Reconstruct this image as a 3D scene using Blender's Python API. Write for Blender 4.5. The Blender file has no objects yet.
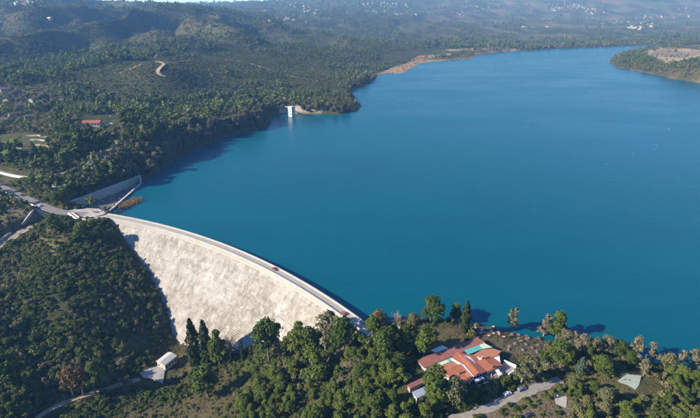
import bpy, bmesh, math, random
import numpy as np
from mathutils import Vector, Matrix
from mathutils.geometry import tessellate_polygon

rnd = random.Random(7)
rng = np.random.default_rng(7)
scene = bpy.context.scene
COL = scene.collection

# ------------------------------------------------------------------ camera, sky, sun, exposure
F_PX, YH, HC = 470.0, 12.0, 170.0          # focal length (px of a 700 px wide picture), horizon row, height over the lake (m)
PITCH = math.atan((209 - YH) / F_PX)
SP, CP = math.sin(PITCH), math.cos(PITCH)
cam_d = bpy.data.cameras.new('camera')
cam = bpy.data.objects.new('camera', cam_d)
COL.objects.link(cam)
cam.location = (0, 0, HC)
cam.rotation_euler = (math.pi / 2 - PITCH, 0, 0)
cam_d.sensor_width = 36.0
cam_d.lens = 36.0 * F_PX / 700.0
cam_d.clip_start = 1.0
cam_d.clip_end = 40000.0
scene.camera = cam

SUN_EL = math.radians(27.5)
SHX, SHY = 0.945, 0.327                     # horizontal direction in which shadows fall
world = bpy.data.worlds.new('World')
scene.world = world
world.use_nodes = True
wn = world.node_tree.nodes
wl = world.node_tree.links
sky = wn.new('ShaderNodeTexSky')
sky.sky_type = 'NISHITA'
sky.sun_disc = False
sky.sun_elevation = SUN_EL
# the sky's sun stands where the lamp stands: azimuth measured from +Y towards +X
sky.sun_rotation = math.atan2(-SHX, -SHY)
sky.altitude = 300
sky.air_density = 0.75
sky.dust_density = 0.0
sky.ozone_density = 10.0
wn['Background'].inputs['Strength'].default_value = 0.135
wl.new(sky.outputs[0], wn['Background'].inputs['Color'])

sun_d = bpy.data.lights.new('sun', 'SUN')
sun = bpy.data.objects.new('sun', sun_d)
COL.objects.link(sun)
sun_d.energy = 5.0
sun_d.angle = math.radians(0.55)
sun_d.color = (1.0, 0.91, 0.78)
sdir = Vector((SHX * math.cos(SUN_EL), SHY * math.cos(SUN_EL), -math.sin(SUN_EL)))
sun.rotation_euler = sdir.to_track_quat('-Z', 'Y').to_euler()
sun.location = (-800, -200, 600)

scene.view_settings.view_transform = 'Standard'
scene.view_settings.look = 'None'
scene.view_settings.gamma = 1.0
scene.view_settings.exposure = 0.93
scene.render.engine = 'CYCLES'
cy = scene.cycles
cy.use_denoising = True
cy.max_bounces = 6
cy.diffuse_bounces = 3
cy.glossy_bounces = 2
cy.transmission_bounces = 2
cy.transparent_max_bounces = 4
cy.volume_bounces = 0
cy.caustics_reflective = False
cy.caustics_refractive = False

# ------------------------------------------------------------------ survey helpers
def un(u, v, z=0.0):
    """point of the world at height z on the sight line of picture point (u, v)"""
    x = (u - 350) / F_PX
    y = (v - 209) / F_PX
    t = (HC - z) / (SP + y * CP)
    return np.array([x * t, (CP - y * SP) * t, z])
def un_y(u, v, Y):
    x = (u - 350) / F_PX
    y = (v - 209) / F_PX
    t = Y / (CP - y * SP)
    return np.array([x * t, Y, HC - t * (SP + y * CP)])
def proj(X, Y, Z):
    d = HC - Z
    fw = Y * CP + d * SP
    dn = -Y * SP + d * CP
    fw = np.where(np.abs(fw) < 1e-3, 1e-3, fw)
    return 350 + F_PX * X / fw, 209 + F_PX * dn / fw

def smooth(t):
    t = np.clip(t, 0, 1)
    return t * t * (3 - 2 * t)
def lattice(ix, iy, seed):
    h = (ix.astype(np.int64) * 374761393 + iy.astype(np.int64) * 668265263 + seed * 974711) & 0x7fffffff
    h = ((h ^ (h >> 13)) * 1274126177) & 0x7fffffff
    return ((h ^ (h >> 16)) & 0xffff) / 32767.5 - 1.0
def vnoise(x, y, seed=0):
    ix, iy = np.floor(x), np.floor(y)
    fx, fy = smooth(x - ix), smooth(y - iy)
    a, b = lattice(ix, iy, seed), lattice(ix + 1, iy, seed)
    c, d = lattice(ix, iy + 1, seed), lattice(ix + 1, iy + 1, seed)
    return (a * (1 - fx) + b * fx) * (1 - fy) + (c * (1 - fx) + d * fx) * fy
def fbm(x, y, seed=0, octv=4):
    s, a, n = 0, 1.0, 0
    for k in range(octv):
        s = s + a * vnoise(x * 2 ** k + 13.7 * k, y * 2 ** k - 7.1 * k, seed + k)
        n += a
        a *= 0.5
    return s / n
def in_poly(px, py, poly):
    inside = np.zeros(np.shape(px), bool)
    n = len(poly)
    for i in range(n):
        x0, y0 = poly[i]
        x1, y1 = poly[(i + 1) % n]
        if y0 == y1:
            continue
        c = ((y0 > py) != (y1 > py)) & (px < (x1 - x0) * (py - y0) / (y1 - y0) + x0)
        inside ^= c
    return inside
def seg_dist(px, py, line, closed=False):
    """distance to a polyline, index of nearest segment and parameter on it"""
    best = np.full(np.shape(px), 1e9)
    seg = np.zeros(np.shape(px), int)
    par = np.zeros(np.shape(px))
    n = len(line)
    for i in range(n if closed else n - 1):
        x0, y0 = line[i][:2]
        x1, y1 = line[(i + 1) % n][:2]
        dx, dy = x1 - x0, y1 - y0
        L = dx * dx + dy * dy + 1e-9
        t = np.clip(((px - x0) * dx + (py - y0) * dy) / L, 0, 1)
        d = np.hypot(px - x0 - t * dx, py - y0 - t * dy)
        m = d < best
        best = np.where(m, d, best)
        seg = np.where(m, i, seg)
        par = np.where(m, t, par)
    return best, seg, par
def chaikin(P, n=1, closed=False):
    P = [np.array(p, float) for p in P]
    for _ in range(n):
        Q = [] if closed else [P[0]]
        for i in range(len(P) if closed else len(P) - 1):
            a, b = P[i], P[(i + 1) % len(P)]
            Q += [a * .75 + b * .25, a * .25 + b * .75]
        if not closed:
            Q.append(P[-1])
        P = Q
    return P

# ------------------------------------------------------------------ the dam's geometry (used by the terrain too)
DC = np.array([-370.5, -74.9])
DR = 482.6                      # radius of the lake-side edge of the crest
CREST = 5.0                     # road level, metres over the lake
CREST_W = 6.4
def face_s(z):                  # how far the downstream face stands out from the crest at height z
    d = np.maximum(CREST - np.asarray(z, float) - 4.0, 0)
    return CREST_W + 0.72 * d + 0.0042 * d * d
def face_z(s):                  # inverse of face_s
    q = np.maximum(np.asarray(s, float) - CREST_W, 0)
    d = (-0.72 + np.sqrt(0.72 ** 2 + 4 * 0.0042 * q)) / (2 * 0.0042)
    return CREST - 4.0 - d
def on_face(u, v):
    best = None
    for z in np.arange(4.0, -60, -0.25):
        P = un(u, v, z)
        e = math.hypot(P[0] - DC[0], P[1] - DC[1]) - (DR - face_s(z))
        if best is None or abs(e) < best[0]:
            best = (abs(e), P)
    return best[1]
def arc(a, r, z=0.0):
    a = math.radians(a)
    return np.array([DC[0] + r * math.cos(a), DC[1] + r * math.sin(a), z])

# ------------------------------------------------------------------ lake outline
DAM_A0, DAM_A1 = 36.6, 71.4
LEFT_SHORE = [(107, 213.5), (118, 203), (130, 191), (143, 179), (150, 178), (165, 167), (185, 156), (207, 144.5), (232, 135), (262, 128.5), (271, 124),
              (270, 117), (276, 113.5), (292, 113.5), (312, 113.5), (335, 114), (356, 112.5), (363, 107), (357, 99), (349, 92), (362, 88), (374, 82), (377, 74.5), (388, 73.5), (404, 74),
              (413, 67), (424, 62.5), (450, 60.5), (480, 58.8), (470, 56.5), (480, 54.2), (498, 52.6), (519, 51), (545, 49.5), (575, 48.2), (600, 47.2), (631, 46), (655, 45), (720, 44)]
PENIN = [(720, 47.5), (680, 47.7), (650, 48.6), (630, 52), (612, 56), (608, 62), (611, 66), (622, 68.5), (636, 71), (650, 74), (664, 77), (682, 80.5), (700, 83), (740, 90)]
FAR_RIGHT = [(1150, 1080), (1000, 760), (640, 420), (330, 235)]
NEAR_SHORE = [(705, 370), (678, 369), (644, 362), (619, 355), (576, 347), (540, 339), (520, 334), (500, 328), (470, 321), (440, 317), (410, 320), (390, 323), (376, 326)]
lake_w = [un(*p)[:2] for p in LEFT_SHORE + PENIN] + [np.array(p, float) for p in FAR_RIGHT] + [un(*p)[:2] for p in NEAR_SHORE]
shore_open = chaikin(lake_w, 2)
# small bays and points along the outline
jit = []
for i, p in enumerate(shore_open):
    d = np.hypot(*p)
    k = min(0.006 * d, 9.0)
    jit.append(p + k * np.array([vnoise(np.array([p[0] / 23.0]), np.array([p[1] / 23.0]), 5)[0], vnoise(np.array([p[0] / 23.0]), np.array([p[1] / 23.0]), 9)[0]]) if d > 380 or p[0] > 60 else p)
shore_open = jit
dam_line = [arc(a, DR)[:2] for a in np.linspace(DAM_A0, DAM_A1 - 0.6, 40)]
LAKE = [tuple(p) for p in shore_open] + [tuple(p) for p in dam_line]

# ------------------------------------------------------------------ terrain
ctl = []
def c_uvz(*L):
    for u, v, z in L:
        ctl.append(un(u, v, z))
def c_far(*L):
    for u, v, Y in L:
        ctl.append(un_y(u, v, Y))
def c_xyz(*L):
    for p in L:
        ctl.append(np.array(p, float))
# where the ground meets the dam's face
CONTACT = [(121, 232), (130, 247), (142, 264), (154, 283), (165, 305), (171, 325), (176, 341), (200, 346), (224, 348), (246, 348), (268, 343), (290, 338), (312, 331), (330, 327), (345, 324)]
for u, v in CONTACT:
    P = on_face(u, v)
    ctl.append(P)
    a = math.degrees(math.atan2(P[1] - DC[1], P[0] - DC[0]))
    ctl.append(np.array([*arc(a, DR - 3)[:2], P[2] - 9]))
_cf = []
for u, v in CONTACT:
    P = on_face(u, v)
    _cf.append((math.degrees(math.atan2(P[1] - DC[1], P[0] - DC[0])), float(face_s(P[2]))))
FACE_OPEN = [(_cf[0][0] + 1.2, 0.0)] + _cf + [(_cf[-1][0] - 1.2, 0.0)]     # (angle, stand-out) outline of the face that is free of soil
# valley floor and its right flank
c_uvz((168, 362, -47.5), (140, 384, -47), (186, 352, -48.5), (205, 372, -45), (110, 405, -46), (70, 400, -42), (60, 418, -44), (20, 418, -40),
      (235, 372, -41), (255, 400, -27), (215, 405, -36), (180, 418, -41), (300, 370, -20), (310, 400, -13), (330, 350, -10), (345, 400, -3), (350, 345, 0),
      (365, 330, 3.5), (385, 340, 5.5), (380, 380, 4), (420, 345, 6.5), (420, 385, 6.5), (450, 380, 7), (470, 350, 7), (500, 370, 7), (440, 330, 4.5), (500, 340, 5), (540, 350, 5), (540, 390, 7.5),
      (500, 405, 7.5), (580, 370, 6), (628, 382, 6.5), (660, 372, 4.5), (690, 385, 6), (600, 410, 9), (680, 415, 10), (450, 415, 6))
c_xyz((0, 60, 0), (80, 60, 12), (-120, 60, -40), (-60, 60, -25), (200, 100, 16), (300, 120, 18), (420, 180, 20), (-200, 60, -30), (-330, 60, 0), (0, -60, 5), (200, -60, 20), (-200, -60, -20), (60, 120, 5), (-110, 130, -46), (-60, 130, -28))
# hill on the left of the valley
c_uvz((105, 226, 0.5), (85, 230, 1.5), (60, 218, 5.5), (60, 235, 1.5), (100, 250, -8), (130, 275, -20), (100, 290, -19), (60, 270, -9), (30, 241, -7), (0, 265, -13), (60, 310, -17), (100, 330, -29), (140, 320, -36),
      (155, 350, -46), (120, 365, -42), (70, 350, -31), (30, 330, -22), (0, 320, -16), (0, 360, -26), (40, 375, -36), (80, 382, -40), (0, 395, -34), (-60, 300, -8), (-60, 380, -24), (-100, 250, 2))
# left bank above the lake
c_uvz((0, 186, 11), (0, 205, 8.5), (25, 205, 7), (-60, 175, 16), (60, 195, 10), (85, 190, 12), (110, 180, 13), (135, 168, 12), (150, 160, 14), (0, 172, 14.5), (45, 176, 17), (90, 160, 22), (120, 145, 27),
      (60, 150, 27), (0, 150, 26), (0, 130, 36), (50, 130, 38), (98, 124, 42), (135, 125, 40), (160, 130, 30), (190, 130, 20), (225, 118, 22), (250, 108, 20), (300, 103, 10), (340, 100, 11), (350, 104, 7), (-60, 130, 40), (-60, 150, 30))
c_far((0, 105, 760), (50, 105, 780), (110, 105, 800), (170, 105, 850), (220, 97, 950), (280, 92, 1020), (330, 85, 1120), (-80, 105, 760),
      (0, 80, 900), (60, 82, 900), (120, 82, 920), (160, 72, 960), (210, 80, 1050), (260, 75, 1150), (310, 72, 1300), (350, 72, 1400), (385, 66, 1650), (430, 56, 2000),
      (-120, 60, 1050), (0, 62, 1050), (60, 64, 1050), (130, 58, 1150), (190, 64, 1180), (250, 60, 1400), (300, 58, 1550), (350, 54, 1800),
      (-150, 42, 1350), (0, 45, 1350), (60, 46, 1350), (120, 44, 1450), (180, 50, 1400), (230, 46, 1650), (280, 45, 1850), (330, 41, 2200), (385, 46, 2250), (440, 43, 2600), (500, 41, 2900), (560, 40, 3100), (620, 38, 3300), (700, 37, 3400), (850, 36, 3300),
      (-150, 22, 1900), (0, 26, 1850), (60, 24, 1900), (120, 24, 2000), (170, 26, 2000), (200, 32, 1850), (215, 36, 1900),
      (-150, 13, 2200), (0, 13, 2150), (60, 12, 2200), (130, 14, 2250), (180, 13, 2400), (225, 19, 2450), (260, 26, 2600), (300, 33, 2800), (340, 36, 2900),
      (30, 7.0, 4700), (100, 8.5, 4600), (200, 9, 5000), (285, 7.5, 5000), (-200, 4, 4700),
      (260, 13, 4200), (330, 20, 3700), (400, 27, 3600), (470, 30, 3700), (340, 6, 5200), (400, 10, 5200), (450, 17, 5000), (520, 23, 4700), (600, 26, 4500), (700, 26, 4500), (850, 24, 4500),
      (500, 8, 6400), (600, 11, 6400), (700, 12, 6400), (450, -1, 7000), (550, -4, 7300), (650, -4, 7300), (750, -3, 7300), (350, -1, 6300), (900, -2, 7000))
# the spit with the ploughed field, and the slope right of the frame
c_uvz((655, 62, 22), (640, 66, 14), (690, 68, 26), (670, 54, 22), (625, 62, 10), (700, 55, 25))
c_xyz((1150, 1250, 35), (1300, 1700, 35), (1200, 900, 40), (800, 380, 35), (500, 200, 30), (1800, 2200, 40))
for X in (-5200, 0, 5200):
    c_xyz((X, 8600, 260))
ctl = np.array(ctl)
def warp(x, y):
    w = np.maximum(y, -80) + 140.0
    return x / w, 0.8 * np.log(w)
def _tps(r2):
    return np.where(r2 > 1e-12, 0.5 * r2 * np.log(np.maximum(r2, 1e-12)), 0)
_ca, _cb = warp(ctl[:, 0], ctl[:, 1])
_n = len(ctl)
_K = _tps((_ca[:, None] - _ca) ** 2 + (_cb[:, None] - _cb) ** 2) + np.eye(_n) * 2e-4
_Pm = np.c_[np.ones(_n), _ca, _cb]
_A = np.block([[_K, _Pm], [_Pm.T, np.zeros((3, 3))]])
_W = np.linalg.solve(_A, np.r_[ctl[:, 2], 0, 0, 0])
def tps(x, y):
    a, b = warp(x, y)
    out = _W[_n] + _W[_n + 1] * a + _W[_n + 2] * b
    for i in range(_n):
        out = out + _W[i] * _tps((a - _ca[i]) ** 2 + (b - _cb[i]) ** 2)
    return out

# roads and levelled places: (line of (x, y, z), half width, fall-off)
CARVE = []
def line_uvz(L, n=2):
    return chaikin([un(*p) for p in L], n)
ROAD_MAIN = line_uvz([(-60, 166, 14), (-25, 177, 12.5), (0, 186.5, 11), (20, 196, 9), (40, 205, 7), (56, 211, 5.8), (72, 213.5, 5.1), (90, 214, 5)])
ROAD_UPPER = line_uvz([(-50, 163, 15), (0, 171.5, 14.8), (16, 176, 15), (39, 178.5, 16), (66, 173, 18), (85, 163, 21), (97, 154.5, 24), (116, 146.5, 28)])
ROAD_TOP = line_uvz([(-40, 133, 34), (0, 141.5, 31), (14, 145.5, 30), (29, 150.5, 28)])
CHANNEL = line_uvz([(-40, 270, -15), (-15, 255, -11.5), (3, 244, -9), (18, 233, -6.5), (32, 227, -4.8), (45, 222.5, -3.7), (53, 220, -3.2)])
ROAD_REST = line_uvz([(440, 424, 7), (475, 413, 7.2), (500, 403, 7.4), (522, 394, 7.5), (538, 388, 7.2), (560, 379, 6.6)])
CARVE += [(ROAD_MAIN, 5.5, 9), (ROAD_UPPER, 4.0, 6), (ROAD_TOP, 3.5, 6), (CHANNEL, 6.5, 5), (ROAD_REST, 2.2, 6)]
PLAZA = [un(u, v, 4.6)[:2] for u, v in [(66, 212), (72, 209.5), (85, 208.5), (99, 209), (109, 214.5), (104, 219), (90, 219), (76, 219)]]

def in_dam(x, y):
    dx, dy = x - DC[0], y - DC[1]
    r = np.hypot(dx, dy)
    a = np.degrees(np.arctan2(dy, dx))
    return r, a
_shx = [p for p in shore_open]
SPURS = [(un_y(a, b, c)[:2], un_y(d, e, f)[:2], up, dn, w) for a, b, c, d, e, f, up, dn, w in
         ((168, 25, 2000, 222, 47, 1640, 34, 34, 62), (60, 22, 1950, 95, 40, 1500, 16, 16, 70), (20, 20, 1950, 30, 40, 1450, 14, 14, 60), (118, 22, 2000, 150, 40, 1550, 18, 16, 60), (300, 36, 2500, 345, 50, 1950, 14, 14, 70), (250, 26, 2600, 285, 42, 2000, 18, 18, 80))]
_w0, _w1, _v0, _v1 = un(70, 211, -2)[:2], un(141.5, 183, -2)[:2], un(106, 215.0, 0.2)[:2], un(140.5, 184.5, 0.2)[:2]
_wn = np.array([-(_w1 - _w0)[1], (_w1 - _w0)[0]]) / np.hypot(*(_w1 - _w0))
SPILL = [_w0 + _wn * 2.6, _w1 + _wn * 2.6, _v1, _v0]
def height(x, y):
    x = np.asarray(x, float)
    y = np.asarray(y, float)
    h = tps(x, y)
    dist = np.hypot(x, y)
    # relief of the hills: spurs and gullies
    far = smooth((dist - 750) / 900)
    rid = 1 - np.abs(fbm(x / 340, y / 520, 21, 4)) * 2.2
    h = h + far * (1 - .55 * smooth((dist - 3200) / 1500)) * (rid - 0.45) * np.clip(h, 0, 120) * 0.58
    h = h + far * fbm(x / 120, y / 120, 31, 3) * np.clip(h * 0.09, 0, 8)
    h = h + (1 - smooth((dist - 500) / 600)) * fbm(x / 26, y / 26, 41, 3) * 1.3
    # the spur with a deep ravine behind it on the big left hill, and two lesser ones
    for (p0, p1, up, dn, w) in SPURS:
        ax = p1 - p0
        L_ = np.hypot(*ax)
        t_ = ((x - p0[0]) * ax[0] + (y - p0[1]) * ax[1]) / L_ ** 2
        q_ = -((x - p0[0]) * ax[1] - (y - p0[1]) * ax[0]) / L_
        e_ = smooth((t_ + .25) / .3) * smooth((1.25 - t_) / .3)
        h = h + e_ * (up * np.exp(-((q_ - w) / w) ** 2) - dn * np.exp(-((q_ + w * .9) / w) ** 2))
    d, sg, pt = seg_dist(x, y, _shx)
    inside = in_poly(x, y, LAKE)
    # shore: the land climbs from the waterline
    wdt = np.clip(0.02 * dist, 14, 60)
    near_dam = ((x < 25) & (y < 250)) | (x < -60) & (y < 330) | (np.hypot(x - DC[0], y - DC[1]) < DR - 1) & (x < 25) & (y < 440)
    s = np.where(near_dam, 1.0, smooth(d / wdt))
    land = 0.35 + np.minimum(d, 6) * 0.12 + (h - 0.5) * s
    land = np.where(~near_dam, np.maximum(land, 0.4), h)
    bed = -0.6 - np.minimum(d * 0.35, 25)
    z = np.where(inside, bed, land)
    # levelled lines
    for line, hw, fo in CARVE:
        dd, ss, tt = seg_dist(x, y, line)
        zs = np.array([p[2] for p in line])
        zr = zs[ss] * (1 - tt) + zs[np.minimum(ss + 1, len(zs) - 1)] * tt - 0.25
        k = 1 - smooth((dd - hw) / fo)
        z = np.where(inside, z, z * (1 - k) + zr * k)
    # the dam hides what is under it
    r, a = in_dam(x, y)
    foot = (r < DR + 1) & (r > DR - 60) & (a > DAM_A0 + 0.3) & (a < DAM_A1 - 0.8)
    zf = np.where(DR - r < CREST_W, -8.0, face_z(DR - r) - 2.2)
    dp = np.where(in_poly(x, y, PLAZA), 0, seg_dist(x, y, PLAZA, True)[0])
    kp = 1 - smooth((dp - 1) / 6)
    z = np.where(inside, z, z * (1 - kp) + 4.6 * kp)
    z = np.where(foot & (r > DR - CREST_W - 1.0), np.minimum(z, -8), z)
    free = in_poly(a, DR - r, FACE_OPEN)
    z = np.where(free, np.minimum(z, zf), z)
    out_ = (r < DR - CREST_W) & (r > DR - 56) & ~free & (a > DAM_A0) & (a < DAM_A1 - .8)
    z = np.where(out_, np.maximum(z, face_z(DR - r) + 0.6), z)
    sp = in_poly(x, y, SPILL)
    z = np.where(sp, np.minimum(z, -3.0), z)
    dsp = np.where(sp, 0, seg_dist(x, y, SPILL, True)[0])
    z = np.where(~sp & ~inside & (dsp < 6) & ~in_poly(x, y, PLAZA), np.minimum(z, 6.5 + np.maximum(dsp - 2, 0)), z)
    return z
def hz(x, y):
    return float(height(np.array([x]), np.array([y]))[0])
_ts = np.geomspace(130, 9000, 700)
def ground_at(u, v):
    """where the sight line of picture point (u, v) meets the terrain"""
    x = (u - 350) / F_PX
    y = (v - 209) / F_PX
    X, Y, Z = x * _ts, (CP - y * SP) * _ts, HC - _ts * (SP + y * CP)
    hh = height(X, Y)
    hh = np.where(in_poly(X, Y, LAKE), np.maximum(hh, 0), hh)
    k = np.argmax(Z < hh)
    if k == 0:
        return None
    a, b = Z[k - 1] - hh[k - 1], hh[k] - Z[k]
    f = a / (a + b + 1e-9)
    t = _ts[k - 1] * (1 - f) + _ts[k] * f
    X, Y = x * t, (CP - y * SP) * t
    return np.array([X, Y, max(hz(X, Y), -60)])
def top_height(P, vt):
    """height of an upright thing standing at P whose top is at picture row vt"""
    lo, hi = 0.1, 60
    for _ in range(30):
        m = (lo + hi) / 2
        if proj(P[0], P[1], P[2] + m)[1] > vt:
            lo = m
        else:
            hi = m
    return lo

# ------------------------------------------------------------------ materials
class NT:
    """a few lines to write node trees"""
    def __init__(self, name):
        self.m = bpy.data.materials.new(name)
        self.m.use_nodes = True
        self.t = self.m.node_tree
        self.n = self.t.nodes
        self.b = self.n['Principled BSDF']
        self.b.inputs['Specular IOR Level'].default_value = 0.25
    def node(self, typ, ins=None, **kw):
        nd = self.n.new(typ)
        for k, v in kw.items():
            setattr(nd, k, v)
        for k, v in (ins or {}).items():
            self.put(nd.inputs[k], v)
        return nd
    def put(self, sock, v):
        if isinstance(v, bpy.types.NodeSocket):
            self.t.links.new(v, sock)
        elif isinstance(v, (tuple, list)) and len(v) == 3 and sock.type == 'RGBA':
            sock.default_value = (*v, 1)
        else:
            sock.default_value = v
    def pos(self, scale=(1, 1, 1), obj=False):
        src = self.node('ShaderNodeTexCoord').outputs['Object'] if obj else self.node('ShaderNodeNewGeometry').outputs['Position']
        return self.node('ShaderNodeMapping', {'Vector': src, 'Scale': scale}).outputs[0]
    def noise(self, vec, scale, detail=4, rough=0.55, dist=0.0):
        return self.node('ShaderNodeTexNoise', {'Vector': vec, 'Scale': scale, 'Detail': detail, 'Roughness': rough, 'Distortion': dist}).outputs['Fac']
    def ramp(self, fac, stops, interp='LINEAR'):
        nd = self.node('ShaderNodeValToRGB', {'Fac': fac})
        nd.color_ramp.interpolation = interp
        el = nd.color_ramp.elements
        while len(el) < len(stops):
            el.new(0.5)
        for e, (p, c) in zip(el, stops):
            e.position = p
            e.color = (*c, 1) if isinstance(c, (tuple, list)) else (c, c, c, 1)
        return nd.outputs[0]
    def mix(self, fac, a, b, mode='MIX'):
        nd = self.node('ShaderNodeMix', data_type='RGBA', blend_type=mode)
        self.put(nd.inputs[0], fac)
        self.put(nd.inputs[6], a)
        self.put(nd.inputs[7], b)
        return nd.outputs[2]
    def math(self, op, a, b=0.0, clamp=False):
        nd = self.node('ShaderNodeMath', operation=op, use_clamp=clamp)
        self.put(nd.inputs[0], a)
        self.put(nd.inputs[1], b)
        return nd.outputs[0]
    def bump(self, h, strength=0.4, dist=0.1):
        nd = self.node('ShaderNodeBump', {'Height': h, 'Strength': strength, 'Distance': dist})
        self.t.links.new(nd.outputs[0], self.b.inputs['Normal'])
    def base(self, c, rough=0.8):
        self.put(self.b.inputs['Base Color'], c)
        self.put(self.b.inputs['Roughness'], rough)
        return self.m

MATS = {}
def plain(name, col, rough=0.8, var=0.25, scale=0.6, metal=0.0, bump=0.0):
    """an even paint or masonry with blotches and dirt"""
    if name in MATS:
        return MATS[name]
    t = NT(name)
    p = t.pos()
    n = t.noise(p, scale, 5, 0.65)
    n2 = t.noise(p, scale * 7, 3, 0.6)
    f = t.math('ADD', t.math('MULTIPLY', n, 0.7), t.math('MULTIPLY', n2, 0.3))
    lo = tuple(max(c * (1 - var), 0) for c in col)
    hi = tuple(min(c * (1 + var * 0.7), 0.9) for c in col)
    c = t.ramp(f, [(0.32, lo), (0.68, hi)])
    t.base(c, rough)
    t.b.inputs['Metallic'].default_value = metal
    if bump:
        t.bump(f, bump, 0.15)
    MATS[name] = t.m
    return t.m

def mat_ground():
    t = NT('ground_cover')
    p = t.pos()
    at = t.node('ShaderNodeAttribute', attribute_name='cover')
    big = t.noise(p, 0.012, 6, 0.6)
    mid = t.noise(p, 0.11, 6, 0.65)
    fine = t.noise(p, 0.75, 6, 0.78)
    f = t.math('ADD', t.math('MULTIPLY', mid, 0.55), t.math('MULTIPLY', fine, 0.45))
    tuft = t.node('ShaderNodeTexVoronoi', {'Vector': p, 'Scale': 0.9, 'Randomness': 1.0}).outputs['Distance']
    f = t.math('ADD', t.math('MULTIPLY', f, 0.8), t.math('MULTIPLY', t.math('SUBTRACT', 0.75, tuft), 0.22))
    v = t.ramp(f, [(0.34, 0.28), (0.5, 0.95), (0.66, 1.9)])
    v = t.mix(t.math('ADD', t.math('MULTIPLY', at.outputs['Alpha'], 0.65), 0.35), (1, 1, 1), v)
    c = t.mix(1.0, at.outputs['Color'], v, 'MULTIPLY')
    dry = t.ramp(t.math('ADD', t.math('MULTIPLY', big, 0.5), t.math('MULTIPLY', mid, 0.5)), [(0.45, 0.0), (0.62, 0.55)])
    c = t.mix(t.math('MULTIPLY', dry, at.outputs['Alpha']), c, (0.105, 0.094, 0.048))
    t.base(c, 0.95)
    t.b.inputs['Specular IOR Level'].default_value = 0.08
    t.bump(f, 0.9, 0.9)
    return t.m
def mat_water():
    t = NT('lake_water')
    p = t.pos()
    w1 = t.noise(t.pos((1.0, 1.7, 1)), 0.9, 3, 0.55)
    w2 = t.noise(t.pos((1.0, 2.2, 1)), 0.16, 4, 0.6, 0.4)
    big = t.noise(t.pos((1, 2.5, 1)), 0.0042, 4, 0.55, 0.8)
    c = t.ramp(big, [(0.3, (0.0, 0.077, 0.112)), (0.7, (0.0, 0.094, 0.134))])
    t.base(c, t.ramp(big, [(0.35, 0.24), (0.65, 0.32)]))
    t.b.inputs['IOR'].default_value = 1.33
    t.b.inputs['Specular IOR Level'].default_value = 0.36
    h = t.math('ADD', t.math('MULTIPLY', w1, 0.35), w2)
    t.bump(h, 0.22, 0.3)
    return t.m
def mat_dam():
    t = NT('dam_masonry')
    p = t.pos()
    a = t.noise(p, 0.035, 6, 0.62, 0.6)
    b = t.noise(p, 0.28, 5, 0.7)
    streak = t.noise(t.pos((0.55, 0.55, 0.05)), 1.0, 5, 0.6)
    fine = t.noise(t.pos((0.9, 0.9, 2.6)), 0.9, 3, 0.7)
    f = t.math('ADD', t.math('ADD', t.math('MULTIPLY', a, 0.42), t.math('MULTIPLY', b, 0.26)), t.math('ADD', t.math('MULTIPLY', streak, 0.16), t.math('MULTIPLY', fine, 0.16)))
    c = t.ramp(f, [(0.36, (0.14, 0.125, 0.10)), (0.455, (0.25, 0.232, 0.195)), (0.51, (0.335, 0.318, 0.288)), (0.62, (0.41, 0.395, 0.365))])
    # each course of stone has its own tone; lime has run down the face in pale and dark streaks
    rnd_ = t.node('ShaderNodeObjectInfo').outputs['Random']
    tone = t.math('ADD', t.math('MULTIPLY', rnd_, 0.14), 0.93)
    c = t.mix(1.0, c, t.node('ShaderNodeCombineColor', {0: tone, 1: tone, 2: tone}).outputs[0], 'MULTIPLY')
    run = t.noise(t.pos((0.22, 0.22, 0.018)), 1.0, 4, 0.55, 0.3)
    c = t.mix(t.ramp(run, [(0.54, 0.0), (0.66, 0.8)]), c, (0.45, 0.435, 0.405))
    c = t.mix(t.ramp(run, [(0.32, 0.7), (0.44, 0.0)]), c, (0.21, 0.18, 0.14))
    spots = t.noise(p, 0.9, 4, 0.75)
    c = t.mix(t.ramp(spots, [(0.55, 0.0), (0.66, 0.7)]), c, (0.13, 0.115, 0.08))
    t.base(c, 0.9)
    t.bump(t.math('ADD', b, fine), 0.5, 0.3)
    return t.m
M_GROUND, M_WATER, M_DAM = mat_ground(), mat_water(), mat_dam()
M_ASPHALT = plain('worn_asphalt', (0.16, 0.155, 0.15), 0.9, 0.25, 0.25)
M_CONC = plain('pale_concrete', (0.50, 0.47, 0.42), 0.88, 0.25, 0.22)
M_CONC_D = plain('weathered_concrete', (0.30, 0.29, 0.27), 0.9, 0.4, 0.25)
M_WHITE = plain('white_render', (0.74, 0.72, 0.68), 0.8, 0.14, 0.5)
M_STONE = plain('rubble_stone', (0.30, 0.285, 0.26), 0.92, 0.5, 0.6, bump=0.5)
M_SAND = plain('bare_sandy_soil', (0.36, 0.27, 0.165), 0.95, 0.3, 0.3)
M_GRAVEL = plain('pale_gravel', (0.42, 0.39, 0.34), 0.95, 0.25, 0.5)

# ------------------------------------------------------------------ object helpers
def mesh(name, verts, faces, mats=None, midx=None, smooth_shade=False):
    me = bpy.data.meshes.new(name)
    me.from_pydata([tuple(map(float, v)) for v in verts], [], faces)
    for m in ([mats] if isinstance(mats, bpy.types.Material) else (mats or [])):
        me.materials.append(m)
    if midx is not None:
        me.polygons.foreach_set('material_index', midx)
    if smooth_shade:
        me.polygons.foreach_set('use_smooth', [True] * len(faces))
    me.update()
    return me
def mesh_np(name, V, Fq, mat, k=4):
    """big mesh from arrays"""
    me = bpy.data.meshes.new(name)
    me.vertices.add(len(V))
    me.vertices.foreach_set('co', np.asarray(V, np.float32).ravel())
    n = len(Fq)
    me.loops.add(n * k)
    me.loops.foreach_set('vertex_index', np.asarray(Fq, np.int32).ravel())
    me.polygons.add(n)
    me.polygons.foreach_set('loop_start', np.arange(0, n * k, k, dtype=np.int32))
    if mat:
        me.materials.append(mat)
    me.update(calc_edges=True)
    me.validate()
    return me
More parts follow.
